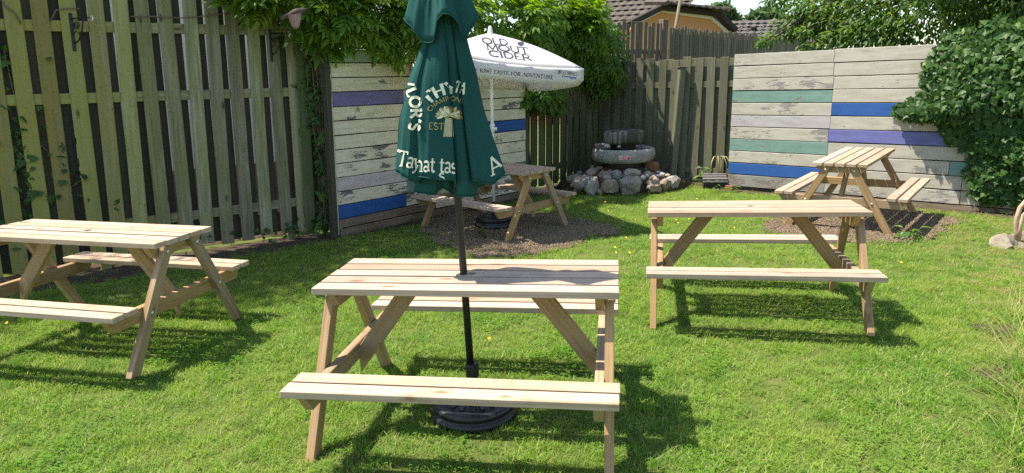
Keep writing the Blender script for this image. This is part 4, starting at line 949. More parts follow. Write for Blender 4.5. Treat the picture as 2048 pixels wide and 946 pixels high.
# cast iron brackets on the left fence
def bracket(label, s, h, P, d0=.045, dirn=1.0):
    B = P.p(s, h, d0); t = thing('iron_bracket', label, 'bracket', B, 'hanging basket brackets on the left fence')
    up, out = UPR, (P.n * .75 + P.dr * .66 * dirn).normalized()
    part('back_plate', board_mesh('back_plate', .33, .028, .012, M_['black_iron'], .003), t, frame_xy(P.p(s, h, d0), up, P.dr))
    a = B + up * .115; e = a + out * .20
    part('arm', MB().tube([a, a + out * .1 + up * .004, e], .0065, 6).mesh('arm', M_['black_iron']), t)
    part('hook', MB().tube([e, e + out * .02 + up * .012, e + out * .032 + up * .0, e + out * .028 - up * .02, e + out * .012 - up * .026], .006, 6).mesh('hook', M_['steel']), t)
    part('brace', MB().tube([B - up * .10, B - up * .075 + out * .055, B + up * .0 + out * .10, B + up * .09 + out * .125, a + out * .15], .0065, 6).mesh('brace', M_['black_iron'], True), t)
    sc = []
    for k in range(20):
        th = k / 19 * 4.2 * math.pi; r = .036 * (1 - k / 24); sc.append(B + up * (.052 + r * math.sin(th)) + out * (.05 + r * math.cos(th)))
    part('scroll', MB().tube(sc, .0045, 5).mesh('scroll', M_['black_iron'], True), t)
    part('scroll', MB().tube([B - up * .03, B + up * .01 + out * .04, B - up * .02 + out * .07], .0045, 5).mesh('scroll', M_['black_iron'], True), t)
bracket('black iron bracket on the yellowest boards of the left fence', .565, 2.215, LF)
bracket('black iron bracket half under the climber at the right of the left fence', 2.33, 2.12, LF)
# wire / dead vine along the top of the left fence
for i, (pts, lab) in enumerate((([(100, 45), (112, 20), (135, 17), (160, 17)], 'dry bent twig across the top of the first boards of the left fence'), ([(262, 33), (310, 33), (360, 36), (400, 33), (450, 27), (478, 24)], 'thin dry vine strung along the top rail of the left fence'), ([(2, 0), (12, 14), (30, 26), (42, 48)], 'thin dry twig hanging at the top left corner of the fence'))):
    P3 = [on_plane(u, v, LF.p(0, 0, .065), LF.n) for u, v in pts]; o = part('dry_twig', MB().tube(P3, .006, 6).mesh('dry_twig', M_['stem'], True), None); tag(o, lab, 'twig')
# stones and driftwood at the right edge
rock_px(1977, 470, 2033, 513, 6.3, 'sandstone', 'flat topped sandstone rock at the right edge of the lawn', facet=.8, seed=12)
rock_px(2028, 484, 2075, 516, 6.25, 'sandstone', 'sandstone rock cut off by the right edge beside the bent branch', facet=.7, seed=31)
rock_px(2022, 462, 2060, 492, 6.5, 'rock_pink', 'reddish rock behind the two sandstone rocks', facet=.4, seed=17)
br = thing('bent_branch', 'bent bare branch rising from the rocks at the right edge', 'branch', at(2037, 486, 6.4))
part('limb', MB().tube([at(2037, 490, 6.4), at(2033, 465, 6.4), at(2032, 440, 6.4), at(2040, 415, 6.4), at(2060, 392, 6.4), at(2090, 378, 6.4)], [.03, .022, .021, .02, .018, .015], 9).mesh('limb', M_['driftwood'], True), br)
part('side_limb', MB().tube([at(2037, 482, 6.38), at(2041, 455, 6.36), at(2046, 430, 6.36), at(2064, 412, 6.36)], [.02, .016, .014, .012], 8).mesh('side_limb', M_['driftwood'], True), br)

# flying bird
def bird():
    y = 6.35; P = lambda u, v, dy=0: at(u, v, y + dy)
    cx = P(590, 26); ax = (P(612, 20) - P(572, 32)).normalized(); upb = UPR; lat = ax.cross(upb).normalized(); upb = lat.cross(ax)
    L = .185; prof = [(-.5, .006, .004), (-.40, .016, .009), (-.25, .026, .020), (-.05, .035, .031), (.15, .036, .034), (.30, .028, .028), (.38, .025, .026), (.46, .022, .023), (.52, .014, .014), (.555, .006, .006), (.62, .003, .003), (.66, .001, .001)]
    vs = []; fs = []; n = 14
    for (t, rw_, rh) in prof:
        for k in range(n):
            a = 2 * math.pi * k / n; vs.append(cx + ax * t * L + lat * rw_ * math.cos(a) + upb * (rh * math.sin(a) + .012 * max(0, t - .25)))
    m_ = len(prof); fs = [(i * n + k, i * n + (k + 1) % n, (i + 1) * n + (k + 1) % n, (i + 1) * n + k) for i in range(m_ - 1) for k in range(n)] + [tuple(range(n))]
    def fan(root0, root1, feathers):                                  # feathers grow from the line root0-root1
        for i, (tip, w) in enumerate(feathers):
            f = i / max(1, len(feathers) - 1); r = root0.lerp(root1, f); d = (tip - r).normalized(); side = d.cross(lat).normalized() * w; lift = lat * (.002 * i)
            b = len(vs); vs.extend([r - side + lift, r + side + lift, r.lerp(tip, .7) + side * 1.1 + lift, tip + lift, r.lerp(tip, .75) - side * 1.1 + lift]); fs.append((b, b + 1, b + 2, b + 3, b + 4))
    # tail: spread to lower left
    fan(cx - ax * .42 * L + upb * .012, cx - ax * .42 * L - upb * .012, [(P(561, 33 + k * 1.9), .006) for k in range(5)])
    # near wing beats down: feather tips fan along its lower edge
    r0, r1 = P(578, 30, -.03), P(601, 27, -.03)
    tips = [P(583, 50, -.05), P(585, 55, -.06), P(588, 58, -.07), P(591, 59, -.075), P(594, 58.5, -.08), P(597, 58, -.08), P(599, 54, -.075), P(600.5, 48, -.06)]
    fan(r0, r1, [(t, .0085) for t in tips])
    b = len(vs); vs.extend([P(577, 27, -.028), P(603, 24, -.028), P(602, 38, -.045), P(581, 40, -.045)]); fs.append((b, b + 1, b + 2, b + 3))
    # far wing, mostly hidden behind the body
    r0, r1 = P(582, 28, .03), P(600, 26, .03); fan(r0, r1, [(P(588 + k * 2.2, 48 - abs(k - 3), .10), .008) for k in range(7)])
    me = mesh('bird', vs, fs, plain('brown_plumage', (.095, .068, .055), .8, .15, 0, .5, 60), True); o = part('bird', me, None)
    tag(o, 'small brown bird flying past the climber with wings swept down', 'bird')
bird()

# yellow flowers in the grass
fm = MB()
for k in range(6):
    a = k * math.pi / 3; fm.add([(0, 0, 0), (.008 * math.cos(a - .45), .008 * math.sin(a - .45), .003), (.013 * math.cos(a), .013 * math.sin(a), .005), (.008 * math.cos(a + .45), .008 * math.sin(a + .45), .003)], [(0, 1, 2, 3)])
fl_me = fm.mesh('petals', M_['yellow']); stem_me = MB().tube([(0, 0, -.06), (0, 0, 0)], .0012, 5).mesh('stalk', M_['weed'])
for (u, v) in ((1210, 404), (1216, 422), (1252, 475), (1230, 495), (1393, 398), (1352, 440), (1356, 446), (1270, 440), (1468, 455), (1232, 505), (978, 676), (1802, 525), (1377, 438), (1259, 505), (120, 648), (14, 645), (1322, 447)):
    g_ = ground(u, v, .06); t = thing('yellow_flower', 'tiny yellow flower dotting the lawn', 'flower', g_, 'yellow flowers in the lawn')
    part('petals', fl_me, t, Matrix.Translation(g_) @ Matrix.Rotation(random.uniform(.3, .9), 4, 'X')); part('stalk', stem_me, t, Matrix.Translation(g_))

# ---------------------------------------------------------------- foliage
def tmpl(pts, faces): return np.array(pts, float), faces
def ivy_template():
    half = [(0, 0), (.20, -.10), (.46, .02), (.50, .16), (.30, .26), (.40, .52), (.22, .58), (.10, .80)]
    out = half + [(0, 1.0)] + [(-x, y) for x, y in half[::-1][:-1]]
    v = [(0, .32, .0)] + [(x, y, -.22 * abs(x) - .12 * max(0, y - .3) ** 2 * 2) for x, y in out]; n = len(out)
    return np.array(v), [(0, 1 + i, 1 + (i + 1) % n) for i in range(n)]
def ovate(w=.23, droop=.25):
    ys = [0, .22, .5, .78, 1.0]; ws = [.02, .8 * w, w, .62 * w, 0.0]; v = []; 
    for y, x in zip(ys, ws): v += [(-x, y, -droop * y * y - .0), (0, y, -droop * y * y - .12 * x * 2 * 0 - .0), (x, y, -droop * y * y)]
    for i in range(0, len(v), 3): 
        x = v[i + 2][0]; v[i] = (v[i][0], v[i][1], v[i][2] + .35 * x); v[i + 2] = (v[i + 2][0], v[i + 2][1], v[i + 2][2] + .35 * x)
    f = []
    for i in range(4):
        a = 3 * i
        f += [(a, a + 1, a + 4, a + 3), (a + 1, a + 2, a + 5, a + 4)]
    return np.array(v), f
def pinnate(pairs=5, ll=.34, sag=.5, w=.2):
    V, F_ = [], []; lv, lf_ = ovate(w, .3)
    def addleaf(base, ang, L, roll):
        c, s = math.cos(ang), math.sin(ang); b = sum(len(x) for x in V)
        q = lv * L; x, y, z = q[:, 0], q[:, 1], q[:, 2] + q[:, 1] * roll
        P = np.stack([base[0] + x * c + y * s, base[1] - x * s + y * c, base[2] + z], 1); V.append(P); F_.extend([tuple(b + i for i in f) for f in lf_])
    rach = lambda t: (0, t, -sag * t * t * .5)
    for k in range(pairs):
        t = .22 + .70 * k / (pairs - 1)
        for s in (-1, 1): addleaf(rach(t), s * (1.05 - .25 * k / pairs) + random.uniform(-.12, .12), ll * (1 - .18 * abs(k - 2) / 2), random.uniform(-.35, .05))
    addleaf(rach(.97), random.uniform(-.1, .1), ll * .95, -.4)
    b = sum(len(x) for x in V); rp = []
    for t in (0, .35, .7, 1.0):
        p_ = rach(t); rp += [(-.008, p_[1], p_[2]), (.008, p_[1], p_[2])]
    V.append(np.array(rp)); F_.extend([(b + 2 * i, b + 2 * i + 1, b + 2 * i + 3, b + 2 * i + 2) for i in range(3)])
    return np.concatenate(V), F_
def rots(tip, nrm):
    """N rotation matrices with local y along tip and local z near nrm"""
    y = tip / np.linalg.norm(tip, axis=1, keepdims=True); x = np.cross(y, nrm); x /= np.linalg.norm(x, axis=1, keepdims=True) + 1e-9; z = np.cross(x, y)
    return np.stack([x, y, z], 2)
def scatter_mesh(name, T, pos, R, size, rnd, mat):
    v, f = T; N, k = len(pos), len(v)
    W = np.einsum('nij,kj->nki', R, v) * size[:, None, None] + pos[:, None, :]
    lens = [len(x) for x in f]; loop = np.array([i for x in f for i in x]); nl = len(loop)
    L = (loop[None, :] + (np.arange(N) * k)[:, None]).ravel(); starts = np.concatenate([[0], np.cumsum(lens)[:-1]])
    S = (starts[None, :] + (np.arange(N) * nl)[:, None]).ravel()
    me = bpy.data.meshes.new(name); me.vertices.add(N * k); me.vertices.foreach_set('co', W.ravel().astype(np.float32))
    me.loops.add(len(L)); me.loops.foreach_set('vertex_index', L.astype(np.int32)); me.polygons.add(len(S)); me.polygons.foreach_set('loop_start', S.astype(np.int32))
    a = me.attributes.new('rnd', 'FLOAT', 'POINT'); a.data.foreach_set('value', np.repeat(rnd, k).astype(np.float32))
    me.materials.append(mat); me.update(calc_edges=True); me.validate(); return me
def one_leaf(name, T, rnd, mat):
    v, f = T; me = mesh(name, v, f, mat); a = me.attributes.new('rnd', 'FLOAT', 'POINT'); a.data.foreach_set('value', np.full(len(v), rnd, np.float32)); return me
def foliage(root, T, pos, R, size, rnd, mat, n_parts=0, stuff_name='foliage', front=None):
    """the n_parts leaves that show best become leaves of their own, the rest one mass"""
    idx = np.arange(len(pos)); pick = np.array([], int)
    if n_parts:
        d = pos - np.array([0, 0, CAM_H]); score = (front if front is not None else 0) - .15 * np.linalg.norm(d, axis=1) + rng.normal(0, .05, len(pos)); pick = np.argsort(-score)[:n_parts]
        shades = [one_leaf('leaf', T, x, mat) for x in (.1, .35, .55, .72, .92)]
        for i in pick:
            r = R[i]; M = Matrix(((*(r[0] * size[i]), pos[i][0]), (*(r[1] * size[i]), pos[i][1]), (*(r[2] * size[i]), pos[i][2]), (0, 0, 0, 1)))
            part('leaf', shades[min(4, int(rnd[i] * 5))], root, M)
    rest = np.setdiff1d(idx, pick)
    o = part(stuff_name, scatter_mesh(stuff_name, T, pos[rest], R[rest], size[rest], rnd[rest], mat), root); tag(o, kind='stuff'); return o
A = lambda v: np.array(tuple(v))
def nrand(n, s=1.0): return rng.normal(0, s, (n, 3))

# --- ivy over the right plank wall
def ivy_region(s, h):
    """how far inside the ivy (metres) the wall point is; negative is outside"""
    edge = np.interp(h, [-.05, .15, .35, .6, .85, 1.05, 1.12, 1.22, 1.30, 1.5, 1.75, 1.9, 2.05, 2.3], [3.35, 3.2, 3.0, 3.1, 2.85, 2.62, 2.22, 2.10, 2.35, 2.50, 2.42, 2.52, 2.58, 2.7])
    wob = np.array([noise.noise(Vector((a * 4, b * 4, 7))) * .14 + noise.noise(Vector((a * 11, b * 11, 3))) * .07 for a, b in zip(s, h)])
    top = 2.06 + .17 * (s - 2.3).clip(0, 3) + wob * .6; bot = np.where(s < 3.1, .33 + .5 * (3.1 - s) * .3, .10) + wob * .5
    return np.minimum(np.minimum(s - edge + wob, top - h), h - bot)
N = 34000; s = rng.uniform(1.6, 4.7, N); h = rng.uniform(0, 2.5, N); ins = ivy_region(s, h); k = ins > 0; s, h, ins = s[k], h[k], ins[k]
keep = rng.random(len(s)) < np.clip(.30 + ins * 1.5, 0, .62); s, h, ins = s[keep], h[keep], ins[keep]
bul = np.array([.05 + .26 * min(1, i * 1.5) * (1 + .8 * noise.noise(Vector((a * 2.2, b * 2.6, 1)))) for a, b, i in zip(s, h, ins)])
dd = .03 + bul * np.sqrt(rng.random(len(s))) + .02
pos = A(RW.A)[None] + np.outer(s, A(RW.dr)) + np.outer(h, A(UPR)) + np.outer(dd, A(RW.n)); n = len(s); print('ivy', n)
nrm = A(RW.n)[None] * 1.0 + np.array([0, 0, .55])[None] + nrand(n, .42); tip = np.array([0, 0, -1.0])[None] + nrand(n, .55)
iv = thing('ivy', 'thick dark green ivy covering the right end of the white plank wall', 'ivy', RW.p(3.4, 0, .1))
IT = ivy_template(); rnd = np.clip(rng.beta(2, 2.6, n) + .25 * (h > 1.5) * rng.random(n), 0, 1)
foliage(iv, IT, pos, rots(tip, nrm), rng.uniform(.052, .098, n), rnd, M_['ivy'], 290, front=dd * 1.2 - np.abs(s - 2.9) * .25)
for k in range(7):
    a = 3.0 + k * .2; part('stem', MB().tube([RW.p(a + .4, .0, .03), RW.p(a + .2, .6, .035), RW.p(a + random.uniform(-.1, .3), 1.2, .04), RW.p(a, 1.9, .04)], [.014, .012, .009, .005], 6).mesh('stem', M_['stem'], True), iv)
# --- ivy on the left fence
def ivy_patch(label, P, spots, dens, d0, sz=(.05, .085), parts=60, stem=True):
    S, H, D = [], [], []
    for (a, b, ra, rb, n) in spots: S += list(rng.normal(a, ra, n)); H += list(rng.normal(b, rb, n)); D += list(rng.uniform(*d0, n))
    S, H, D = map(np.array, (S, H, D)); k = H > .02; S, H, D = S[k], H[k], D[k]; n = len(S)
    pos = A(P.A)[None] + np.outer(S, A(P.dr)) + np.outer(H, A(UPR)) + np.outer(D, A(P.n))
    t = thing('ivy', label, 'ivy', P.p(float(S.mean()), 0, .05)); nrm = A(P.n)[None] + np.array([0, 0, .6])[None] + nrand(n, .4); tip = np.array([0, 0, -1.])[None] + nrand(n, .5)
    foliage(t, IT, pos, rots(tip, nrm), rng.uniform(*sz, n), np.clip(rng.beta(2, 2.5, n), 0, 1), M_['ivy'], min(parts, n - 1))
    if stem:
        o_ = np.argsort(H); pts = [P.p(float(S[o_[i]]), float(H[o_[i]]), sum(d0) / 2) for i in range(0, n, max(1, n // 6))]; part('stem', MB().tube(pts, .006, 5).mesh('stem', M_['stem'], True), t)
ivy_patch('ivy growing through the gaps at the left end of the mossy fence', LF, [(.12, 1.25, .07, .22, 60), (.06, .75, .09, .25, 50), (.34, 1.05, .03, .18, 26), (.52, .95, .03, .14, 18), (.73, .62, .03, .07, 9), (-.2, 1.0, .2, .4, 60), (.05, 1.95, .02, .1, 4), (.35, 2.02, .02, .03, 2)], 1, (-.04, .05))
ivy_patch('narrow strand of ivy climbing between the left fence and the cream plank wall', LF, [(2.70, 1.95, .03, .18, 70), (2.76, 1.62, .06, .10, 60), (2.74, 1.35, .03, .12, 40), (2.76, 1.0, .025, .15, 40), (2.78, .70, .025, .15, 26), (2.62, 1.72, .05, .05, 16), (2.72, .35, .09, .10, 26), (2.8, .12, .12, .05, 20), (2.5, .15, .2, .06, 24), (2.1, .12, .3, .05, 20)], 1, (.045, .10), (.035, .065), 60)
# --- climbers along the top of the fences
PT = [pinnate(5, .34, .5), pinnate(4, .38, .35, .23)]
def climber(label, pieces, parts, seed_rnd=0.0, big=(.23, .38), sunlit_top=2.22, T=PT[0], cat='climber', droop=1.0):
    """pieces: (plane, s0, s1, n, bottom(s), top(s), d_lo, d_hi)"""
    pos, nrm, tip, rnd, fr = [], [], [], [], []
    for (P, s0, s1, n, bot, top_, dl, dh) in pieces:
        s = rng.uniform(s0, s1, n * 2); b = np.interp(s, *zip(*bot)); t = np.interp(s, *zip(*top_)); w = np.array([noise.noise(Vector((a * 2.3, 4, dl))) for a in s]); b = b + .12 * w; t = t + .10 * np.roll(w, 7)
        h = b + (t - b) * rng.random(n * 2) ** .85; cl = np.array([noise.noise(Vector((a * 2.8, c * 2.8, 2.5))) for a, c in zip(s, h)])
        keep = (rng.random(n * 2) < np.clip(.55 + 1.1 * cl, .12, 1)); s, h, cl = s[keep][:n], h[keep][:n], cl[keep][:n]; m_ = len(s)
        rel = (h - np.interp(s, *zip(*bot))) / np.maximum(.1, np.interp(s, *zip(*top_)) - np.interp(s, *zip(*bot)))
        d = dl + (dh - dl) * (.25 + .75 * np.sin(np.clip(rel, 0, 1) * 2.4 + .5)) * np.sqrt(rng.random(m_)) * (1 + .5 * cl)
        pos.append(A(P.A)[None] + np.outer(s, A(P.dr)) + np.outer(h, A(UPR)) + np.outer(d, A(P.n)))
        nn = A(P.n)[None] * .75 + np.array([0, 0, 1.0])[None] + nrand(m_, .38); up_ = np.clip((h - sunlit_top) * 2.2, 0, 1)[:, None]
        tp = A(P.n)[None] * .7 + np.outer(rng.normal(0, .8, m_), A(P.dr)) + np.array([0, 0, -1.0])[None] * (droop - 1.3 * up_) + nrand(m_, .25)
        nrm.append(nn); tip.append(tp); rnd.append(np.clip(rng.beta(2, 2.2, m_) * .75 + .5 * up_[:, 0] * rng.random(m_) + seed_rnd, 0, 1)); fr.append(d)  # upper leaves take the lighter yellow-green, standing for sun on the top
    pos, nrm, tip, rnd, fr = map(np.concatenate, (pos, nrm, tip, rnd, fr)); n = len(pos); P, s0, s1 = pieces[0][:3]
    t = thing('climber', label, cat, P.p((s0 + s1) / 2, 0, -.1)); print(label, n)
    foliage(t, T, pos, rots(tip, nrm), rng.uniform(*big, n), rnd, M_['wist'], parts, front=fr * 1.5); return t
wl = climber('leafy climber spilling over the left fence and the mint board', [(LF, 1.95, 2.95, 330, [(1.95, 2.54), (2.3, 2.46), (2.6, 2.36), (2.8, 2.22), (2.95, 2.28)], [(1.95, 2.66), (2.2, 2.72), (2.95, 2.76)], .02, .34), (W1, -.25, 1.7, 620, [(-.25, 2.38), (.0, 2.38), (.35, 2.32), (.65, 2.24), (.9, 2.30), (1.15, 2.14), (1.3, 2.24), (1.7, 2.3)], [(-.25, 2.74), (1.7, 2.74)], -.15, .40)], 290, T=PT[0])
wl2 = climber('broad leafy climber along the fence behind the white parasol', [(W1, 1.6, 3.5, 520, [(1.6, 2.05), (3.5, 1.95)], [(1.6, 2.78), (2.4, 2.74), (3.5, 2.86)], -.2, .35), (CF, 3.4, 5.95, 1050, [(3.4, 1.95), (3.9, 2.25), (4.6, 2.1), (5.0, 1.75), (5.45, 1.55), (5.75, 1.68), (5.95, 1.95)], [(3.4, 2.86), (4.2, 2.86), (5.2, 2.86), (5.6, 2.76), (5.95, 2.45)], -.2, .50), (CF, 3.35, 4.25, 130, [(3.35, 1.55), (3.9, 1.40), (4.25, 1.58)], [(3.35, 1.74), (4.25, 1.80)], .05, .30)], 290, .02, (.19, .31), 2.3, PT[1])
sp_ = [[on_plane(u, v, CF.p(0, 0, .1), CF.n) for u, v in L_] for L_ in ([(1107, 213), (1100, 228), (1080, 241), (1058, 236), (1050, 226)], [(1058, 210), (1040, 222), (1021, 231)], [(1135, 170), (1150, 200), (1153, 213)])]
for pts in sp_: part('stem', MB().tube(pts, .007, 6).mesh('stem', M_['stem'], True), wl2)
for k in range(8):
    a = 3.5 + k * .3; part('stem', MB().tube([CF.p(a + .2, .9 if k % 3 else .1, .06), CF.p(a + random.uniform(-.1, .2), 1.6, .08), CF.p(a + random.uniform(-.1, .3), 2.2, .1), CF.p(a + .2, 2.7, .12)], [.012, .01, .008, .004], 6).mesh('stem', M_['stem'], True), wl2)
for k in range(5): part('stem', MB().tube([LF.p(2.82, .05, .06), LF.p(2.80 + .02 * k, 1.0, .05), LF.p(2.75 + .05 * k, 1.9, .08), LF.p(2.4 + .2 * k, 2.5, .12)], [.013, .011, .009, .005], 6).mesh('stem', M_['stem'], True), wl)
part('dead_trunk', MB().tube([LF.p(2.66, .2, -.08), LF.p(2.66, 2.1, -.02), LF.p(2.62, 2.9, .05)], [.05, .045, .03], 9).mesh('dead_trunk', M_['bark'], True), wl)
part('stem', MB().tube([on_plane(u, v, W1.p(0, 0, .18), W1.n) for u, v in ((800, 38), (812, 52), (818, 75), (822, 100), (828, 120))], [.008, .007, .006, .005, .003], 6).mesh('stem', M_['stem'], True), wl)
# single sprays lower down on the left fence
def sprays(label, pts, P, d, size, cat='climber shoot'):
    t = thing('climber_shoot', label, cat, on_plane(*pts[0], P.p(0, 0, d), P.n))
    for i, (u, v) in enumerate(pts):
        o_ = on_plane(u, v, P.p(0, 0, d), P.n); M = frame_xy(o_, P.dr, UPR)
        tp = A(P.dr)[None] * random.uniform(-.9, .9) + np.array([0, 0, -.6])[None] + A(P.n)[None] * .5; R = rots(tp, A(P.n)[None] * .8 + np.array([0, 0, .8])[None] + nrand(1, .2))[0] * size
        part('leaf', one_leaf('leaf', PT[0], random.uniform(.6, .95), M_['wist']), t, Matrix(((*R[0], o_.x), (*R[1], o_.y), (*R[2], o_.z), (0, 0, 0, 1))))
sprays('pale green shoot hanging halfway up beside the cream plank wall', [(645, 258), (650, 262)], LF, .1, .15); sprays('glossy leaf shoot low down at the right end of the left fence', [(634, 380), (642, 384), (648, 374)], LF, .1, .13); sprays('dark leaf shoot at the foot of the post between fence and plank wall', [(655, 450), (668, 452), (642, 440)], LF, .12, .15)
sprays('small ivy sprig stuck to the violet board', [(716, 212), (798, 190)], W1, .03, .06)

# --- trees
def limb_tree(name, label, base, trunk_pts, rad, clumps, T, size, mat, per, group=None, limbs=True):
    t = thing(name, label, 'tree', base, group)
    part('trunk', MB().tube(trunk_pts, rad, 10).mesh('trunk', M_['bark'], True), t)
    pos, nrm, tip, rnd = [], [], [], []
    for (c, r, n, dr_) in clumps:
        c = np.array(c); r = np.array(r) if hasattr(r, '__len__') else np.array([r] * 3); u = rng.normal(0, 1, (n, 3)); u /= np.linalg.norm(u, axis=1, keepdims=True); rad_ = rng.random(n) ** .45
        q = c + u * r * rad_[:, None]; pos.append(q); nrm.append(u * .5 + np.array([0, 0, .9]) + nrand(n, .45)); tip.append(u * .7 + np.array(dr_) + nrand(n, .5)); rnd.append(np.clip(rng.beta(2, 2, n) * .8 + .2 * (u[:, 2] > .2), 0, 1))
        if limbs: 
            a = Vector(trunk_pts[-1]) if rng.random() < .5 else Vector(trunk_pts[-2]); part('limb', MB().tube([a, a.lerp(Vector(c), .5) + Vector((0, 0, .1)), Vector(c)], [rad[-1] * .6, rad[-1] * .35, .008], 6).mesh('limb', M_['bark'], True), t)
    pos, nrm, tip, rnd = map(np.concatenate, (pos, nrm, tip, rnd)); n = len(pos)
    o = part('crown', scatter_mesh('crown', T, pos, rots(tip, nrm), rng.uniform(size[0], size[1], n), rnd, mat), t); tag(o, kind='stuff'); return t
OV = ovate(.2, .35)
cl_ = []
for i in range(40):
    cl_.append(((rng.uniform(5.2, 9.5), rng.uniform(8.6, 12.5), rng.uniform(4.6, 6.6)), (rng.uniform(.6, .9), rng.uniform(.6, .9), rng.uniform(.45, .7)), 420, (0, 0, -.7)))
for i in range(34):
    cl_.append(((rng.uniform(6.2, 8.8), rng.uniform(8.5, 10.2), rng.uniform(2.3, 4.2)), (rng.uniform(.5, .75), rng.uniform(.4, .6), rng.uniform(.4, .6)), 620, (0, 0, -.7)))
for i in range(46):                                                  # dense body behind the wall
    x, y, z = rng.uniform(5.2, 9.2), rng.uniform(9.0, 12.5), rng.uniform(2.35, 5.6)
    if x < 6.2 and z < 2.6: z += .3
    cl_.append(((x, y, z), (rng.uniform(.55, .9), rng.uniform(.5, .8), rng.uniform(.45, .7)), 600, (0, 0, -.7)))
for (u, v, y, r, n) in ((1526, 84, 10.6, .07, 26), (1545, 78, 10.7, .09, 36), (1562, 56, 10.8, .16, 70), (1580, 70, 10.7, .10, 50), (1600, 40, 10.9, .24, 150), (1612, 66, 10.6, .13, 70), (1600, 20, 10.9, .2, 120), (1640, 22, 11, .32, 300), (1640, 52, 10.8, .32, 300), (1672, 78, 10.4, .18, 120), (1690, 10, 11, .4, 380), (1690, 48, 10.7, .36, 380), (1725, 72, 10.3, .32, 330), (1640, 94, 10.4, .12, 60), (1612, 96, 10.5, .1, 40), (1760, 30, 10.6, .45, 480), (1770, 72, 10.2, .35, 360), (1820, 60, 10.0, .40, 430), (1540, 0, 11, .12, 50), (1566, 2, 11, .14, 60)):
    p_ = at(u, v, y); cl_.append(((p_.x, p_.y, p_.z), (r * 1.25, r, r), n, (-.5, 0, -.6)))
limb_tree('broadleaf_tree', 'large broadleaf tree overhanging the right plank wall', (8.4, 12.2, 0), [(8.4, 12.2, 0), (8.35, 12.1, 1.6), (8.2, 11.9, 3.0), (8.0, 11.7, 4.2)], [.17, .14, .11, .07], cl_, OV, (.07, .115), M_['tree'], 0)
QD = (np.array([(-.5, 0, 0), (.5, 0, 0), (.35, 1, -.15), (-.35, 1, -.15)]), [(0, 1, 2, 3)])
def far_tree(label, boxes, y, base_u):
    cl2 = []
    for (u, v, r, n) in boxes: p_ = at(u, v, y + rng.uniform(-1, 1)); rr = r * y / F_PX; cl2.append(((p_.x, p_.y, p_.z), (rr, rr, rr * .85), n, (0, 0, .1)))
    b = at(base_u, 60, y); limb_tree('distant_tree', label, (b.x, b.y, 0), [(b.x, b.y, 0), (b.x, b.y, 2.5), (b.x + .1, b.y, 4.2)], [.35, .3, .2], cl2, OV, (.22, .42), M_['fartree'], 0, 'trees beyond the roofs')
far_tree('rounded tree beyond the roofs just right of the orange gable', [(1428, 26, 15, 420), (1445, 22, 17, 520), (1460, 34, 14, 420), (1412, 24, 8, 150), (1472, 42, 10, 260), (1436, 42, 16, 420), (1418, 40, 10, 260)], 45, 1440)
far_tree('paler tree beyond the far roof left of the overhanging leaves', [(1510, 36, 14, 420), (1528, 30, 14, 420), (1545, 36, 13, 380), (1500, 44, 8, 200), (1556, 26, 9, 220), (1566, 44, 12, 300)], 47, 1530)
shade = []
for i in range(34):
    q = LF.p(rng.uniform(-3.6, 1.25), rng.uniform(4.0, 6.9), rng.uniform(-1.7, -.5)); shade.append((tuple(q), (rng.uniform(.5, .8), rng.uniform(.4, .6), rng.uniform(.4, .6)), 330, (0, 0, -.4)))
b0 = LF.p(-.3, 0, -1.5); limb_tree('broadleaf_tree', 'tree beyond the left fence whose crown shades the fence and lawn edge', tuple(b0), [tuple(LF.p(-.3, h_, -1.5)) for h_ in (0, 1.8, 3.4, 4.6)], [.10, .09, .08, .06], shade, OV, (.09, .14), M_['tree'], 0)
shade = []
for i in range(12):
    q = CF.p(rng.uniform(4.0, 6.4), rng.uniform(4.1, 5.4), rng.uniform(-2.0, -.9)); shade.append((tuple(q), (rng.uniform(.5, .8), rng.uniform(.4, .6), rng.uniform(.35, .5)), 330, (0, 0, -.4)))
limb_tree('broadleaf_tree', 'tree beyond the dark green fence whose crown shades the fountain corner', tuple(CF.p(4.4, 0, -1.6)), [tuple(CF.p(4.4, h_, -1.6)) for h_ in (0, 1.8, 3.4, 4.6)], [.10, .09, .08, .06], shade, OV, (.09, .14), M_['tree'], 0)
far_tree('thin distant tree top showing between the climber and the pale roof', [(1090, -2, 10, 200), (1070, -6, 12, 200)], 50, 1085)

# --- weeds and long grass
def weed(label, u, v, n, sz, spread, hgt, T, mat='weed', g=None, name='weed', cat='weed'):
    b = ground(u, v); t = thing(name, label, cat, b, g)
    for i in range(n):
        a = random.uniform(0, 6.28); q = b + Vector((math.cos(a) * spread * random.random(), math.sin(a) * spread * random.random(), hgt * random.uniform(.3, 1)))
        tp = np.array([[math.cos(a), math.sin(a), random.uniform(-.3, .5)]]); R = rots(tp, np.array([[0, 0, 1.]]) + nrand(1, .25))[0] * sz * random.uniform(.7, 1.2)
        part('leaf', one_leaf('leaf', T, random.random(), M_[mat]), t, Matrix(((*R[0], q.x), (*R[1], q.y), (*R[2], q.z), (0, 0, 0, 1))))
    part('stalk', MB().tube([b, b + Vector((.01, 0, hgt))], .004, 5).mesh('stalk', M_['weed']), t)
OVW = ovate(.34, .3)
weed('young nettle in the gravel beside the white parasol base', 962, 475, 9, .075, .06, .13, OVW); weed('pale leafy weed in the gravel near the right wall table', 1818, 480, 14, .085, .12, .14, OVW)
weed('upright pale weed beside the slatted wooden step', 1404, 372, 8, .13, .04, .30, OVW); weed('small white leaved weed in front of the wooden step', 1440, 384, 9, .055, .09, .10, OVW); weed('small weed at the left foot of the white plank wall', 1466, 384, 8, .06, .1, .10, OVW)
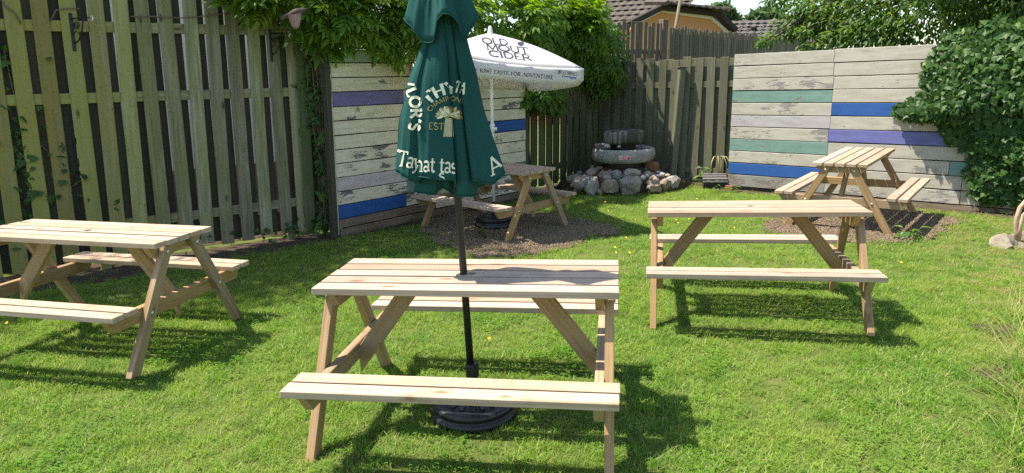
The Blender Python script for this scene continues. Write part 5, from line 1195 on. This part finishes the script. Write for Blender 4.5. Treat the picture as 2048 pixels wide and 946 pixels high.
weed('leafy weed at the fence foot right of the carved post', 1364, 358, 12, .09, .12, .5, OVW); weed('dark weed at the fence foot behind the shaded back table', 1107, 372, 10, .09, .08, .35, OVW); weed('weed at the foot of the right plank wall under the ivy edge', 1790, 400, 12, .07, .12, .2, OVW)
# drooping dry seed stalks by the left end of the right wall
dsk = thing('dry_plant', 'pale drooping seed stalks against the fence above the wooden step', 'plant', BF.p(2.1, 0, .2))
for (u0, u1, v1) in ((1432, 1423, 342), (1436, 1437, 340), (1442, 1453, 345), (1446, 1460, 338)):
    part('stalk', MB().tube([at(1440, 372, 10.5), at((1440 + u0) / 2, 335, 10.48), at(u0, 312, 10.45), at((u0 + u1) / 2, 314, 10.42), at(u1, 326, 10.4), at(u1, v1, 10.4)], [.006, .006, .007, .009, .010, .004], 5).mesh('stalk', plain('dry_seed', (.36, .34, .16), .8), True), dsk)
def blade_mesh(name, n, L, w, spread, lean, mat, curl=.6, rr=random):
    v, f, at_ = [], [], []
    for i in range(n):
        a = rr.uniform(0, 6.283); r = spread * math.sqrt(rr.random()); bx_, by_ = r * math.cos(a), r * math.sin(a); d = rr.uniform(0, 6.283); l = L * rr.uniform(.5, 1.15); ln = lean * rr.uniform(.2, 1.3); ww = w * rr.uniform(.7, 1.2)
        dx, dy = math.cos(d), math.sin(d); px, py = -dy, dx; b = len(v); col = rr.random()
        if rr.random() < .09: col = 1.0
        elif col > .93: col = .9
        for k, t in enumerate((0, .4, .75, 1.0)):
            out = l * (ln * t + curl * ln * t * t); z = l * (t - .28 * curl * ln * t * t); wd = ww * (1 - t ** 1.6) * .5
            cx, cy = bx_ + dx * out, by_ + dy * out
            if k < 3: v += [(cx - px * wd, cy - py * wd, z), (cx + px * wd, cy + py * wd, z)]; at_ += [col, col]
            else: v.append((cx, cy, z)); at_.append(col)
        f += [(b, b + 1, b + 3, b + 2), (b + 2, b + 3, b + 5, b + 4), (b + 4, b + 5, b + 6)]
    me = mesh(name, v, f, mat); at2 = me.attributes.new('rnd', 'FLOAT', 'POINT'); at2.data.foreach_set('value', np.array(at_, np.float32)); return me
tuft_me = [blade_mesh('blades', 60, .26, .0055, .07, .8, M_['grass'], 1.1) for _ in range(3)]
for i, (u, v, s) in enumerate(((2030, 640, 1.0), (2046, 690, 1.2), (2010, 720, .7), (2050, 760, 1.2), (2034, 800, 1.0), (2056, 850, 1.2), (2020, 880, .7), (2052, 600, 1.1), (2044, 915, .9), (2080, 720, 1.3), (2090, 820, 1.2))):
    b = ground(u, v); o = part('grass_tuft', tuft_me[i % 3], None, Matrix.Translation(b) @ Matrix.Rotation(i, 4, 'Z') @ Matrix.Scale(s, 4)); tag(o, 'clump of long rough grass along the right edge of the lawn', 'grass tuft', 'rough grass clumps at the right edge')

# --- stones in the gravel and blades in the lawn: uncounted, so scattered
def scatter_gn(name, pts, rot, scl, idx, sources, label, cat, mat):
    col = bpy.data.collections.new(name + '_source')
    for i, me in enumerate(sources): o = bpy.data.objects.new(f'{name}_piece_{i:02d}', me); col.objects.link(o)
    me = bpy.data.meshes.new(name); me.vertices.add(len(pts)); me.vertices.foreach_set('co', pts.astype(np.float32).ravel())
    for nm, typ, arr, key in (('rot', 'FLOAT_VECTOR', rot, 'vector'), ('scl', 'FLOAT', scl, 'value'), ('idx', 'INT', idx, 'value')):
        a = me.attributes.new(nm, typ, 'POINT'); a.data.foreach_set(key, arr.astype(np.int32 if typ == 'INT' else np.float32).ravel())
    o = part(name, me, None); ng = bpy.data.node_groups.new(name + '_scatter', 'GeometryNodeTree')
    ng.interface.new_socket('Geometry', in_out='INPUT', socket_type='NodeSocketGeometry'); ng.interface.new_socket('Geometry', in_out='OUTPUT', socket_type='NodeSocketGeometry')
    N_ = ng.nodes.new; gi, go = N_('NodeGroupInput'), N_('NodeGroupOutput'); ip = N_('GeometryNodeInstanceOnPoints'); ci = N_('GeometryNodeCollectionInfo'); ci.inputs[0].default_value = col; ci.inputs[1].default_value = True; ci.inputs[2].default_value = True
    def na(nm, t): a = N_('GeometryNodeInputNamedAttribute'); a.data_type = t; a.inputs[0].default_value = nm; return a.outputs[0]
    lk = ng.links.new; lk(gi.outputs[0], ip.inputs['Points']); lk(ci.outputs[0], ip.inputs['Instance']); ip.inputs['Pick Instance'].default_value = True
    lk(na('idx', 'INT'), ip.inputs['Instance Index']); lk(na('rot', 'FLOAT_VECTOR'), ip.inputs['Rotation']); lk(na('scl', 'FLOAT'), ip.inputs['Scale']); lk(ip.outputs[0], go.inputs[0])
    o.modifiers.new('scatter', 'NODES').node_group = ng; me.materials.append(mat); tag(o, label, cat, kind='stuff'); return o
def in_poly(x, y, poly):
    c = np.zeros(len(x), bool); n = len(poly)
    for i in range(n):
        (x0, y0), (x1, y1) = poly[i], poly[(i + 1) % n]; k = ((y0 > y) != (y1 > y)); c ^= k & (x < (x1 - x0) * (y - y0) / ((y1 - y0) or 1e-9) + x0)
    return c
P_, S_ = [], []
for pl in GRAVEL:
    xs, ys = zip(*pl); n = int(2600 * (max(xs) - min(xs)) * (max(ys) - min(ys))); x, y = rng.uniform(min(xs), max(xs), n), rng.uniform(min(ys), max(ys), n); k = in_poly(x, y, pl); j_ = rng.normal(0, 1, (2, n)) * np.where(rng.random(n) < .25, .10, .01); x, y = x + j_[0], y + j_[1]; P_.append(np.stack([x[k], y[k], np.full(k.sum(), .011)], 1))
gp = np.concatenate(P_); n = len(gp); print('gravel', n)
scatter_gn('gravel', gp, rng.uniform(0, 6.28, (n, 3)), rng.uniform(.007, .0165, n), rng.integers(0, 4, n), [rock_mesh('gravel_chip', 40 + i, M_['gravel'], 1, .8) for i in range(4)], 'grey brown gravel under the two back tables', 'gravel', M_['gravel'])
YARD = [(-7.5, 3.6), (-4.35, 5.95), (-1.95, 7.6), (1.62, 12.0), (3.3, 10.6), (6.0, 7.8), (9.5, 4.5), (9.5, -1), (-7.5, -1)]
def lawn(n, x0, x1, y0, y1):
    x, y = rng.uniform(x0, x1, n), rng.uniform(y0, y1, n); k = in_poly(x, y, YARD); return x[k], y[k]
xa, ya = lawn(72000, -7.4, 8, .9, 5.4); xb, yb = lawn(42000, -7.4, 9, 5.4, 12); x, y = np.concatenate([xa, xb]), np.concatenate([ya, yb])
keep = np.abs(x) < .95 * y + 1.6; x, y = x[keep], y[keep]
bad = np.zeros(len(x))
fz = np.array([[noise.noise(Vector((a * 5, b * 5, 8))), noise.noise(Vector((a * 5, b * 5, 18)))] for a, b in zip(x, y)]) * .28
for pl in GRAVEL: bad = np.maximum(bad, np.where(in_poly(x + fz[:, 0], y + fz[:, 1], pl), .965, .55 * in_poly(x, y, pl)))
for i, pl in enumerate(SOIL): bad = np.maximum(bad, (.45 if i == 4 else .75 if i > 4 else .93) * in_poly(x, y, pl))
wn_ = np.array([noise.noise(Vector((a * 1.7, b * 1.7, 5))) + .6 * noise.noise(Vector((a * 6, b * 6, 2))) for a, b in zip(x, y)])
thin = np.clip((wn_ - .45) * 1.6, 0, .7); d_ = np.hypot(x + .222, y - 3.215); bad = np.where(d_ < .22, 1, bad); bad = np.where(np.hypot(x + .15, y - 2.83) < .16, np.maximum(bad, .6), bad); bad = np.where((np.hypot((x - FC.x) / 1.0, (y - FC.y) / .72) < .92), 1, bad)
k = rng.random(len(x)) > np.maximum(bad, thin); x, y, wn_ = x[k], y[k], wn_[k]; n = len(x); print('tufts', n)
rot = np.stack([rng.normal(0, .12, n), rng.normal(0, .12, n), rng.uniform(0, 6.28, n)], 1); scl = rng.uniform(.75, 1.2, n) * (1 + .25 * np.clip(-wn_, -1, 1)) * np.where(y > 5.4, 1.12, 1.0)
rr_ = random.Random(3); tufts = [blade_mesh('tuft', 20, .028, .0034, .042, .75, M_['grass'], .8, rr_) for _ in range(6)] + [blade_mesh('tuft', 12, .042, .0034, .03, .6, M_['grass'], .8, rr_)]
cv = []; cf_ = []; ca = []
for i in range(7):                                                   # clover
    a = rr_.uniform(0, 6.28); r = .045 * math.sqrt(rr_.random()); z = rr_.uniform(.015, .035)
    for j in range(3):
        t = j * 2.09 + i; b = len(cv); cx, cy = r * math.cos(a), r * math.sin(a); cv += [(cx, cy, z), (cx + .007 * math.cos(t - .6), cy + .007 * math.sin(t - .6), z + .002), (cx + .0115 * math.cos(t), cy + .0115 * math.sin(t), z + .001), (cx + .007 * math.cos(t + .6), cy + .007 * math.sin(t + .6), z + .002)]; cf_.append((b, b + 1, b + 2, b + 3)); ca += [.3] * 4
cme = mesh('clover', cv, cf_, M_['grass']); aa = cme.attributes.new('rnd', 'FLOAT', 'POINT'); aa.data.foreach_set('value', np.array(ca, np.float32)); tufts.append(cme)
idx = rng.integers(0, 6, n); u_ = rng.random(n); cln = np.array([noise.noise(Vector((a * 2.1, b * 2.1, 11))) for a, b in zip(x, y)]); idx[u_ < .10 + .25 * np.clip(-cln, 0, 1)] = 6; idx[(u_ > .93 - .9 * np.clip(cln - .12, 0, .6))] = 7
scatter_gn('grass', np.stack([x, y, np.full(n, .0)], 1), rot, scl, idx, tufts, 'short sunny green lawn grass', 'grass', M_['grass'])

# ---------------------------------------------------------------- houses beyond the fences
def tile_courses(parent, P0, P1, upv, n, expo, tw, mat, amp=.035, thick=.035, trim=None):
    """n courses of interlocking tiles from the eave P0-P1 up the slope vector upv"""
    e = (P1 - P0); L = e.length; e.normalize(); upv = upv.normalized(); nn = e.cross(upv).normalized()
    if nn.z < 0: nn = -nn
    for j in range(n):
        a0, a1 = 0.0, L
        if trim: a0, a1 = trim(j * expo, L)
        if a1 - a0 < tw: continue
        m_ = max(2, int((a1 - a0) / (tw / 4))); vs = []; fs = []; off = (j % 2) * tw * .5
        for i in range(m_ + 1):
            a = a0 + (a1 - a0) * i / m_; ph = ((a + off) % tw) / tw; w = amp * (1 - (2 * ph - 1) ** 2) ** 2; ed = random.uniform(-.012, .012)
            b = P0 + e * a
            vs += [b + upv * (j * expo - ed) + nn * (w + .012), b + upv * (j * expo - ed) + nn * (w + thick + .012), b + upv * ((j + 1) * expo + .08) + nn * (w * .6 + .005)]
        for i in range(m_): q = 3 * i; fs += [(q, q + 3, q + 4, q + 1), (q + 1, q + 4, q + 5, q + 2)]
        part('tile_course', mesh('tile_course', vs, fs, mat), parent)
# orange house with half hipped gable
HA = at(1260, 60, 24.0); hdr = (at(1440, 60, 25.6) - HA); hdr.z = 0; hdr.normalize(); HN = Vector((hdr.y, -hdr.x, 0)); hback = -HN
hp = lambda u, v, back=0.0: on_plane(u, v, HA, HN) + hback * back
h1 = thing('orange_house', 'orange rendered house with half hipped gable and brown tiled roof', 'house', Vector((HA.x, HA.y, 0)))
wall_px = [(1256, 80), (1262, 53), (1319, 24), (1418, 38), (1446, 62)]
fr_ = [hp(*q) for q in wall_px]; low = [Vector((fr_[-1].x, fr_[-1].y, 0)), Vector((fr_[0].x, fr_[0].y, 0))]; ring = fr_ + low
vs = ring + [p_ + hback * .4 for p_ in ring]; n = len(ring); part('gable_wall', mesh('gable_wall', vs, [tuple(range(n))[::-1], tuple(range(n, 2 * n))] + [(i, (i + 1) % n, n + (i + 1) % n, n + i) for i in range(n)], M_['orange']), h1)
def beam(parent, name, a, b, w, d, mat, front=.0):
    x = (b - a).normalized(); M = frame_xy((a + b) / 2 + HN * front, x, HN); return part(name, board_mesh(name, (b - a).length + w * .4, d, w, mat, .01), parent, M)
for (a, b) in (((1240, 62), (1318, 21.5)), ((1318, 21.5), (1420, 36)), ((1420, 36), (1452, 64))): beam(h1, 'cream_fascia', hp(*a), hp(*b), .11, .10, M_['trim'], .05)
for (a, b) in (((1236, 56), (1313, 17)), ((1313, 15), (1427, 29)), ((1427, 29), (1460, 61))): beam(h1, 'bargeboard', hp(*a), hp(*b), .17, .34, M_['barge'], .2)
# half hip tiles
e0, e1 = hp(1310, 13) + HN * .7, hp(1431, 27) + HN * .7; rid = hp(1330, -8, 1.6); upv = (rid - (e0 + (e1 - e0) * .3)); e_ = (e1 - e0).normalized(); upv = upv - e_ * upv.dot(e_)
Lh = (e1 - e0).length; tile_courses(h1, e0, e1, upv, 6, .30, .30, M_['tile'], trim=lambda t, L: (min(t * .75, L / 2), max(L - t * .9, L / 2)))
# main roof facing the garden, left of the gable
m0, m1 = at(1050, 118, 27.5), at(1318, 108, 25.6); m0.z = m1.z = (m0.z + m1.z) / 2 - .75
slope = (hback * .86 + Vector((0, 0, .5))); e_ = (m1 - m0).normalized(); slope = slope - e_ * slope.dot(e_); slope.z = abs(slope.z)
tile_courses(h1, m0, m1, slope, 25, .34, .32, M_['tile'], amp=.05, thick=.05, trim=lambda t, L: (0, L + t * .18))
part('side_wall', MB().prism([(m0.x - 1, m0.y + .6), (m1.x, m1.y + .6), (m1.x + 1, m1.y + 8), (m0.x - 1, m0.y + 8)], 0, m0.z).mesh('side_wall', M_['orange']), h1)
# ridge run of the gable roof, right slope
r0 = hp(1333, -6, 1.5); beam(h1, 'hip_ridge', hp(1335, -4, 1.2), e1 + Vector((0, 0, .05)), .14, .14, M_['tile']); beam(h1, 'hip_ridge', hp(1327, -2, 1.0), e0 + Vector((0, 0, .05)), .14, .14, M_['tile'])
# second roof, farther right
h2 = thing('distant_house', 'grey tiled roof of a lower house beyond the right fence', 'house', at(1550, 90, 33) * 1.0)
q0, q1 = at(1442, 92, 30.0), at(1760, 100, 30.0); q0.z = q1.z = (q0.z + q1.z) / 2; sl = Vector((0, .80, .42))
tile_courses(h2, q0, q1, sl, 8, .36, .33, M_['tile2'], amp=.05, thick=.05)
part('wall', MB().prism([(q0.x + .1, q0.y + .4), (q1.x, q1.y + .4), (q1.x, q1.y + 7), (q0.x + .1, q0.y + 7)], 0, q0.z - .05).mesh('wall', M_['orange']), h2)
part('roof_vent', MB().chbox(.25, .2, .16, .03).mesh('roof_vent', M_['barge']), h2, Matrix.Translation(at(1507, 57, 31.6)))
part('roof_finial', MB().chbox(.2, .2, .3, .05).mesh('roof_finial', M_['barge']), h2, Matrix.Translation(at(1452, 55, 30.6)))
